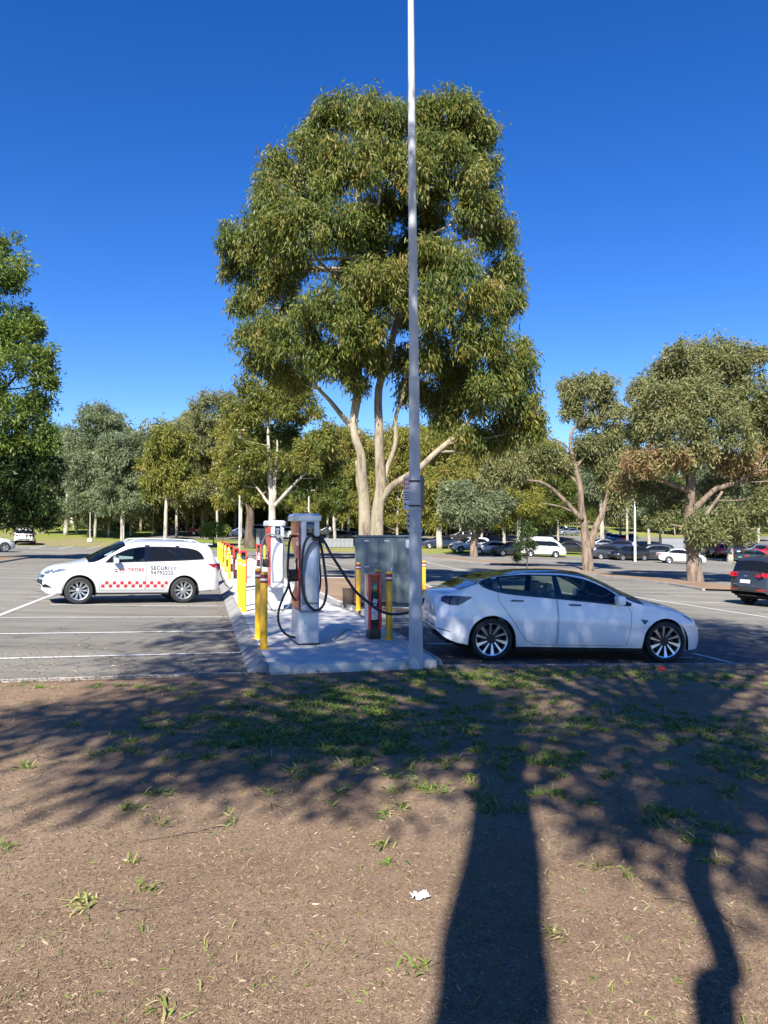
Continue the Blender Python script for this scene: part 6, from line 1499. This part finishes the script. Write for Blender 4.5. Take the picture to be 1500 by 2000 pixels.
for row, (d, zt, stp) in enumerate([(122, 862, 52), (142, 868, 46), (166, 885, 40)]):
    x = -120 + row * 11
    while x < 1640:
        right = x > 1120
        dd = d * (1.12 if right else 1.0) + fr_.uniform(-5, 5)
        px = x + fr_.uniform(-12, 12)
        if right and row == 0: x += stp; continue
        X = (px - 750) / 1500 * dd; zb = gz(X, dd); top = zt + fr_.uniform(-26, 30) - (18 if 60 < px < 480 else 0) - (12 if 640 < px < 1050 else 0) + (40 if px > 1050 else 0)
        h = (1030 - top) / 1500 * dd + CAM_H - zb
        k = fr_.randrange(4) if row < 2 else fr_.randrange(5)
        H0 = (15, 13, 17, 11, 9)[k]; s_ = h / H0
        o = empty('wood_tree', (X, dd, zb), fr_.uniform(0, 6.28)); o.rotation_euler.x = fr_.uniform(-.07, .07); o.rotation_euler.y = fr_.uniform(-.07, .07); o.scale = (s_ * fr_.uniform(.85, 1.15), s_ * fr_.uniform(.85, 1.15), s_)
        lm = ('leaf_dark' if px < 100 else fr_.choice(['leaf_olive', 'leaf_olive', 'leaf_gum', 'leaf_grey', 'leaf_acacia']) if px < 1050 else fr_.choice(['leaf_grey', 'leaf_gum', 'leaf_acacia']))
        zone = 'left beyond the grass' if px < 470 else 'middle behind the charging stations' if px < 860 else 'right beyond the parked cars'
        tag(o, 'slim gum tree in the far wood, ' + zone, 'tree', 'gum trees of the far wood, ' + zone)
        link('trunk', SH[k][0], o, M[fr_.choice(['bark_pale', 'bark_brown', 'bark_gum'])]); f = link('foliage', SH[k][1], o, M[lm]); f['kind'] = 'stuff'; x += stp; cnt += 1
# undergrowth and the mass of trees that closes the view
cl = []
g_ = np.random.default_rng(99)
for k in range(330):
    X = g_.uniform(-150, 190); Y = g_.uniform(150, 215) if X > 25 else g_.uniform(124, 200)
    if 30 < X < 55 and Y < 200: continue
    cl.append((X, Y, gz(X, Y) + g_.uniform(.5, 5.0), 3.2, 3.2, 2.6, g_.uniform(.15, .5)))
for k in range(60):
    X = g_.uniform(-75, -14); Y = g_.uniform(112, 128); cl.append((X, Y, gz(X, Y) + g_.uniform(.2, 1.6), 2.2, 2.2, 1.3, g_.uniform(.15, .5)))
tag(link('undergrowth', leaf_mesh('undergrowth', cl, 34, .8, .3, .4, seed=3, tuft=12, tr=.6, droop=.2, shell=.3), None, M['leaf_gum']), 'dark undergrowth and packed foliage closing the view behind the far trees', 'undergrowth', kind='stuff')

cl = []
for k in range(420):
    left = g_.random() < .42
    if left: X = g_.uniform(-80, -12); Y = g_.uniform(114, 126)
    else: X = g_.uniform(-25, 28); Y = g_.uniform(132, 150)
    r_ = g_.uniform(1.0, 2.2); cl.append((X, Y, gz(X, Y) + g_.uniform(.3, 7.5) ** 1.0 * g_.uniform(.3, 1), r_, r_, r_ * .8, g_.uniform(.3, .75)))
tag(link('understorey', leaf_mesh('understorey', cl, 60, .6, .18, .5, seed=4, tuft=12, tr=.6, droop=.5, shell=.3), None, M['leaf_acacia']), 'loose olive and brown understorey of saplings between the far trunks', 'undergrowth', kind='stuff')
# the two trees behind the camera whose shadows lie across the foreground
tanE = math.tan(R_(SUN_EL)); sx_, sy_ = math.sin(R_(SUN_AZ)), math.cos(R_(SUN_AZ))
def from_shadow(X, Y, y0):
    L_ = (Y - y0) / sy_; return Vector((X - sx_ * L_, y0, gz(X, Y) + L_ * tanE))
def lift(X, Y, h):
    g = Vector((X, Y, gz(X, Y))); return g + sdir * (h / sdir.z)
def shade_tree(name, label, y0, path, clumps, seed, extra=()):
    P0 = [from_shadow(x, y, y0) for x, y, r in path]; b = Vector((P0[0].x - (P0[1].x - P0[0].x) * .3, y0, 0)); b.z = gz(b.x, b.y)
    o = empty(name, b); tag(o, label, 'tree'); m = MB()
    pts = [Vector((0, 0, -.2)), Vector(((P0[0] - b).x * .5, 0, (P0[0] - b).z * .5))] + [p - b for p in P0]; rr_ = [path[0][2] * 1.5, path[0][2] * 1.1] + [q[2] for q in path]
    S_ = spline(pts, 6); n = len(S_); rs = [rr_[min(int(i / 6), len(rr_) - 2)] * (1 - (i / 6) % 1) + rr_[min(int(i / 6) + 1, len(rr_) - 1)] * ((i / 6) % 1) if i < n - 1 else rr_[-1] for i in range(n)]
    m.tube(S_, rs, 12)
    for e in extra:
        Q = [from_shadow(x, y, y0) - b for x, y, r in e]; S2 = spline(Q, 5); m.tube(S2, [e[0][2] + (e[-1][2] - e[0][2]) * k / (len(S2) - 1) for k in range(len(S2))], 8)
    cl = [tuple(Vector(c[:3]) - b) + tuple(c[3:]) for c in clumps]
    bm_ = MB(); limbs(bm_, [(S_[-1], .12), (S_[-4], .12)], cl, .05, seed, 2)
    m.build('trunk', M['bark_gum'], o, auto=None); lb_ = bm_.build('branches', M['bark_gum'], o, auto=None); lb_['kind'] = 'stuff'
    f = link('foliage', leaf_mesh('foliage', cl, 1000, .22, .062, .45, seed=seed, tuft=22, tr=.45, shell=.35), o, M['leaf_gum']); f['kind'] = 'stuff'
def SB(px, py, R, h):
    g = gp(px, py); p = lift(g.x, g.y, h); return (p.x, p.y, p.z, R * 1.08, R * 1.08, R * .85)
sh1 = [SB(60, 1425, .55, 8), SB(150, 1415, .6, 8.4), SB(250, 1395, .7, 9), SB(330, 1430, .8, 8.6), SB(360, 1370, .7, 9.5), SB(430, 1400, .8, 9), SB(440, 1470, .75, 8.5), SB(300, 1470, .45, 8.2), SB(240, 1540, .25, 8), SB(520, 1440, .85, 8.6), SB(500, 1360, .8, 10), SB(590, 1430, .6, 9), SB(600, 1345, .5, 10), SB(680, 1460, .6, 8.4), SB(560, 1490, .45, 8.2),
       SB(720, 1340, .6, 10), SB(740, 1420, .4, 9.4), SB(800, 1500, .55, 8.4), SB(860, 1420, .6, 9), SB(905, 1375, .6, 10), SB(820, 1330, .5, 10.5), SB(960, 1440, .9, 8.8), SB(870, 1490, .5, 8.4), SB(350, 1318, .6, 10.4), SB(430, 1300, .8, 11), SB(300, 1285, .5, 11), SB(450, 1250, 1.0, 11.4), SB(400, 1225, .8, 12), SB(560, 1290, 1.1, 11), SB(660, 1270, 1.1, 12), SB(600, 1235, 1.1, 12.6), SB(730, 1240, 1.2, 12), SB(760, 1290, 1.1, 11.6), SB(560, 1215, .7, 13), SB(480, 1215, .6, 13), SB(680, 1208, .8, 13), SB(640, 1300, .7, 10.8), SB(712, 1188, .8, 14.5), SB(770, 1188, .9, 14.5), SB(740, 1176, .7, 15), SB(800, 1180, .8, 14.5)]
sh2 = [SB(x + random.uniform(-20, 20), y + random.uniform(-8, 8), .66, h) for x, y, h in ((1000, 1340, 10), (1100, 1320, 10.4), (1010, 1400, 9.4), (1150, 1380, 9.6), (1250, 1350, 10), (1350, 1330, 10.6), (1450, 1350, 10), (1120, 1450, 9), (1240, 1420, 9.2), (1350, 1410, 9.2), (1450, 1420, 9), (1560, 1400, 9), (1290, 1480, 8.6), (1400, 1490, 8.6), (1500, 1480, 8.6), (1200, 1500, 8.6), (1350, 1560, 8), (1470, 1560, 8), (1560, 1560, 8), (1150, 1300, 11), (1300, 1300, 11), (1450, 1300, 11))]
sh2 += [SB(x, y, .36, 8) for x, y in ((1170, 1560), (1240, 1600), (1200, 1660), (1300, 1590), (1480, 1640), (1440, 1680), (1510, 1680))]
sh2 += [SB(x, y, 1.3, h) for x, y, h in ((850, 1280, 11.5), (930, 1270, 11.8), (1020, 1280, 11.5), (1110, 1270, 11.8), (1200, 1280, 11.5), (1290, 1270, 11.8), (860, 1245, 13), (950, 1240, 13), (1050, 1245, 13), (1150, 1240, 13), (1250, 1245, 13), (1340, 1260, 12.4), (900, 1215, 14), (1000, 1210, 14.4), (1100, 1212, 14.4), (1200, 1214, 14.2), (1300, 1222, 14), (820, 1215, 14))]
sh2 += [SB(x, y, .8, h) for x, y, h in ((1400, 1250, 12.8), (1440, 1225, 13.5), (1490, 1240, 13), (1460, 1285, 12), (1400, 1290, 11.8), (1530, 1260, 12.8), (1380, 1215, 14), (1600, 1300, 12))]
shade_tree('gum_tree', 'straight trunked gum standing behind the camera, shading the middle of the dirt bank', -2.5, [(.39, 2.78, .225), (.50, 3.5, .235), (.66, 4.3, .225), (.80, 5.2, .21), (.95, 6.3, .19), (1.1, 7.6, .15)], sh1, 301,
    [[(.70, 4.9, .12), (1.0, 6.2, .10), (1.3, 7.8, .07)]])
shade_tree('gum_tree', 'crooked trunked gum standing behind the camera, shading the right of the dirt bank', -2.0, [(1.22, 2.9, .075), (1.43, 3.27, .065), (1.55, 3.7, .072), (1.66, 4.15, .085), (1.92, 4.7, .08), (2.2, 5.3, .08), (2.45, 6.2, .07), (2.8, 7.6, .05)], sh2, 302,
    [[(1.42, 3.3, .05), (1.27, 2.98, .10), (1.16, 2.75, .12), (1.0, 2.4, .12)], [(1.66, 4.6, .03), (1.3, 5.0, .02), (1.0, 5.5, .015), (.8, 6.1, .01)]])

# ------------------------------------------------------------------ small things on the ground
def blades(name, pts, lens, wids, lay, tint, mat, label, cat, seed=1, bend=.4):
    g = np.random.default_rng(seed); n = len(pts); a = g.uniform(0, 2 * np.pi, n); up = lay
    d = np.stack([np.cos(a) * np.sqrt(1 - up ** 2), np.sin(a) * np.sqrt(1 - up ** 2), up], 1); s_ = np.stack([-np.sin(a), np.cos(a), np.zeros(n)], 1)
    tw = g.normal(0, .6, n)[:, None]; s_ = s_ * np.cos(tw) + np.array([0, 0, 1.0]) * np.sin(tw)
    L_ = lens[:, None]; W_ = wids[:, None]
    m1 = pts + d * L_ * .5; m1[:, 2] += L_[:, 0] * .06; tip = pts + d * L_ + s_ * L_ * g.normal(0, bend, (n, 1)); tip[:, 2] = np.maximum(tip[:, 2] - L_[:, 0] * .12, pts[:, 2] + .002)
    V = np.stack([pts - s_ * W_ * .5, pts + s_ * W_ * .5, m1 + s_ * W_ * .5, m1 - s_ * W_ * .5, tip], 1).reshape(-1, 3).astype(np.float32)
    k = np.arange(n) * 5; q = np.stack([k, k + 1, k + 2, k + 3, k + 3, k + 2, k + 4], 1).astype(np.int32).ravel()
    me = bpy.data.meshes.new(name); me.vertices.add(len(V)); me.vertices.foreach_set('co', V.ravel()); me.loops.add(len(q)); me.loops.foreach_set('vertex_index', q)
    me.polygons.add(2 * n); ls = np.stack([np.arange(n) * 7, np.arange(n) * 7 + 4], 1).astype(np.int32).ravel(); me.polygons.foreach_set('loop_start', ls); me.update()
    at = me.attributes.new('tint', 'FLOAT', 'POINT'); at.data.foreach_set('value', np.repeat(np.clip(tint, 0, 1), 5).astype(np.float32)); me.validate()
    me.materials.append(M[mat]); o = link(name, me); tag(o, label, cat, kind='stuff'); return o
gg = np.random.default_rng(17)
def scatter(n, x0, x1, y0, y1, power=1.6):
    y = y0 + (y1 - y0) * gg.random(n) ** power; hw = np.minimum(.53 * y + .2, 9); x = gg.uniform(-1, 1, n) * hw
    P = [(a, b, dz_dirt(a, b) + .001) for a, b in zip(x, y) if b < kerb_y(a) - .02]
    return np.array(P)
P = scatter(120000, 0, 0, 2.5, 9.5, 1.5); n = len(P)
blades('dry_litter', P, gg.uniform(.008, .032, n), gg.uniform(.002, .0045, n), gg.uniform(.0, .35, n), gg.normal(.30, .24, n), 'dry', 'dry straw, roots and leaf litter strewn over the bare dirt', 'ground litter', 5)
P = scatter(260, 0, 0, 2.5, 9, 1.0); n = len(P)
blades('fallen_leaves', P, gg.uniform(.025, .06, n), gg.uniform(.006, .011, n), gg.uniform(.0, .2, n), gg.normal(.65, .25, n), 'dry', 'fallen gum leaves scattered thinly on the dirt', 'ground litter', 6, .15)
# stones
m = MB(); ico = [(0, 0, 1), (.9, 0, .3), (.2, .9, .2), (-.8, .5, .25), (-.7, -.6, .3), (.3, -.9, .25), (0, 0, -.5)]
icf = [(0, 1, 2), (0, 2, 3), (0, 3, 4), (0, 4, 5), (0, 5, 1), (6, 2, 1), (6, 3, 2), (6, 4, 3), (6, 5, 4), (6, 1, 5)]
for p in scatter(1500, 0, 0, 2.5, 9, 1.4):
    r = gg.uniform(.002, .0045) * (1.9 if gg.random() < .05 else 1); a = gg.uniform(0, 6.28); m.add([(p[0] + r * (x * math.cos(a) - y * math.sin(a)), p[1] + r * (x * math.sin(a) + y * math.cos(a)), p[2] + r * z * .7) for x, y, z in ico], icf)
tag(m.build('pebbles', M['pebble'], auto=None), 'small pale pebbles scattered over the dirt', 'pebbles', kind='stuff')
# green grass in patches, with single weeds
patch = [(640, 1400, .9, 1.0, 3600), (560, 1430, 1.0, .6, 1500), (700, 1370, 1.0, .6, 1800), (720, 1470, .9, .5, 1600), (450, 1440, 1.0, .5, 700), (960, 1330, 1.6, .6, 1800), (1150, 1320, 1.6, .5, 1500), (860, 1440, .7, .6, 900), (1000, 1400, .8, .6, 800), (1180, 1400, 1.0, .7, 1100), (1350, 1330, 1.5, .5, 1300), (1430, 1500, .5, .5, 900), (1300, 1430, .8, .5, 800), (900, 1560, .7, .3, 300), (1050, 1500, .4, .3, 500), (300, 1480, .8, .3, 300), (1460, 1440, .5, .5, 700), (1340, 1620, .25, .3, 300), (860, 1325, .6, .3, 900), (1000, 1345, .3, .2, 500), (200, 1350, 1.4, .3, 300), (650, 1545, .8, .3, 200), (400, 1570, .7, .4, 60)]
pts = []; tt = []
for (px, py, rx, ry, n) in patch:
    g = gp(px, py)
    for _ in range(max(6, n // 17)):
        cx = g.x + gg.normal(0, rx * .6); cy = g.y + gg.normal(0, ry * .8)
        for _ in range(int(gg.integers(6, 40))):
            x = cx + gg.normal(0, .035); y = cy + gg.normal(0, .035)
            if y < kerb_y(x) - .03 and y > 2.4: pts.append((x, y, dz_dirt(x, y))); tt.append(gg.normal(.45 if gg.random() < .75 else .85, .15))
for (px, py, n, tn) in ((165, 1775, 30, .85), (160, 1795, 14, .85), (1085, 1842, 20, .85), (745, 1662, 22, .75), (1165, 1705, 16, .75), (1222, 1722, 16, .75), (1420, 1640, 30, .3), (1045, 1505, 26, .5), (320, 1990, 16, .8), (1500 - 440, 1890, 0, .5), (20, 1670, 26, .6), (810, 1905, 18, .6), (320, 1620, 18, .6), (1370, 1535, 26, .5), (760, 1700, 14, .5), (285, 1755, 14, .6), (270, 1700, 12, .7)):
    g = gp(px, py)
    for _ in range(n): x = g.x + gg.normal(0, .03); y = g.y + gg.normal(0, .03); pts.append((x, y, dz_dirt(x, y))); tt.append(gg.normal(tn, .12))
P = np.array(pts); n = len(P)
blades('grass', P, gg.uniform(.035, .10, n), gg.uniform(.005, .012, n), gg.uniform(.15, .75, n), np.array(tt), 'grass', 'patchy green and yellowing grass on the bare dirt', 'grass', 8, .25)
# thin sparse dry and green sprouts everywhere
P = scatter(3600, 0, 0, 2.5, 10.5, 1.0); n = len(P)
blades('sparse_grass', P, gg.uniform(.02, .06, n), gg.uniform(.003, .006, n), gg.uniform(.1, .7, n), gg.normal(.72, .22, n), 'grass', 'sparse thin yellowish sprouts over the dirt bank', 'grass', 9, .3)

# wear and litter on the paving
def wander(px0, py0, px1, py1, amp, w, seed):
    a, b = gp(px0, py0), gp(px1, py1); rr = random.Random(seed); n = 26; P = []
    t = (b - a); nn = Vector((-t.y, t.x, 0)).normalized()
    for k in range(n + 1):
        q = a + t * (k / n) + nn * amp * noise.noise(Vector((k * .35, seed, 0))); P.append((q.x, q.y))
    return strip('asphalt_crack', P, w, .005, M['seam_tar'])
M['seam_tar'] = simple('tar_crack', (.06, .056, .05), .9)
wander(-60, 1262, 430, 1250, .5, .012, 3); wander(40, 1300, 470, 1292, .4, .010, 5); wander(120, 1226, 300, 1320, .5, .010, 9); wander(330, 1200, 395, 1300, .4, .010, 12)
wander(1100, 1175, 1480, 1230, .6, .014, 15); wander(700, 1150, 500, 1100, .6, .02, 17)
P = []
while len(P) < 2600:
    x = gg.uniform(-8, -1.6); y = kerb_y(x) + .14 + abs(gg.normal(0, 1.6))
    if x < AL(y).x - .02: P.append((x, y, gz(x, y) + .006))
while len(P) < 3600:
    y = gg.uniform(10, 24); x = AL(y).x - .02 - abs(gg.normal(0, .22)); P.append((x, y, gz(x, y) + .006))
while len(P) < 4600:
    x = gg.uniform(1.2, 8); y = kerb_y(x) + .14 + abs(gg.normal(0, .35)); P.append((x, y, gz(x, y) + .009))
P = np.array(P); n = len(P)
blades('paving_litter', P, gg.uniform(.015, .06, n), gg.uniform(.004, .012, n), gg.uniform(.0, .2, n), gg.normal(.3, .25, n), 'dry', 'small dry leaves and bark flakes lying on the asphalt along the kerbs', 'ground litter', 21, .2)
P = []
while len(P) < 5200:
    x = gg.uniform(-6, 7.5); y = kerb_y(x) + gg.normal(-.02, .05); P.append((x, y, max(gz(x, y) + .032, dz_dirt(x, y) if y < kerb_y(x) else -9)))
P = np.array(P); n = len(P)
blades('edge_litter', P, gg.uniform(.02, .07, n), gg.uniform(.004, .010, n), gg.uniform(.0, .4, n), gg.normal(.28, .25, n), 'dry', 'dry grass and soil crumbs spilling over the flush concrete edging', 'ground litter', 22, .3)
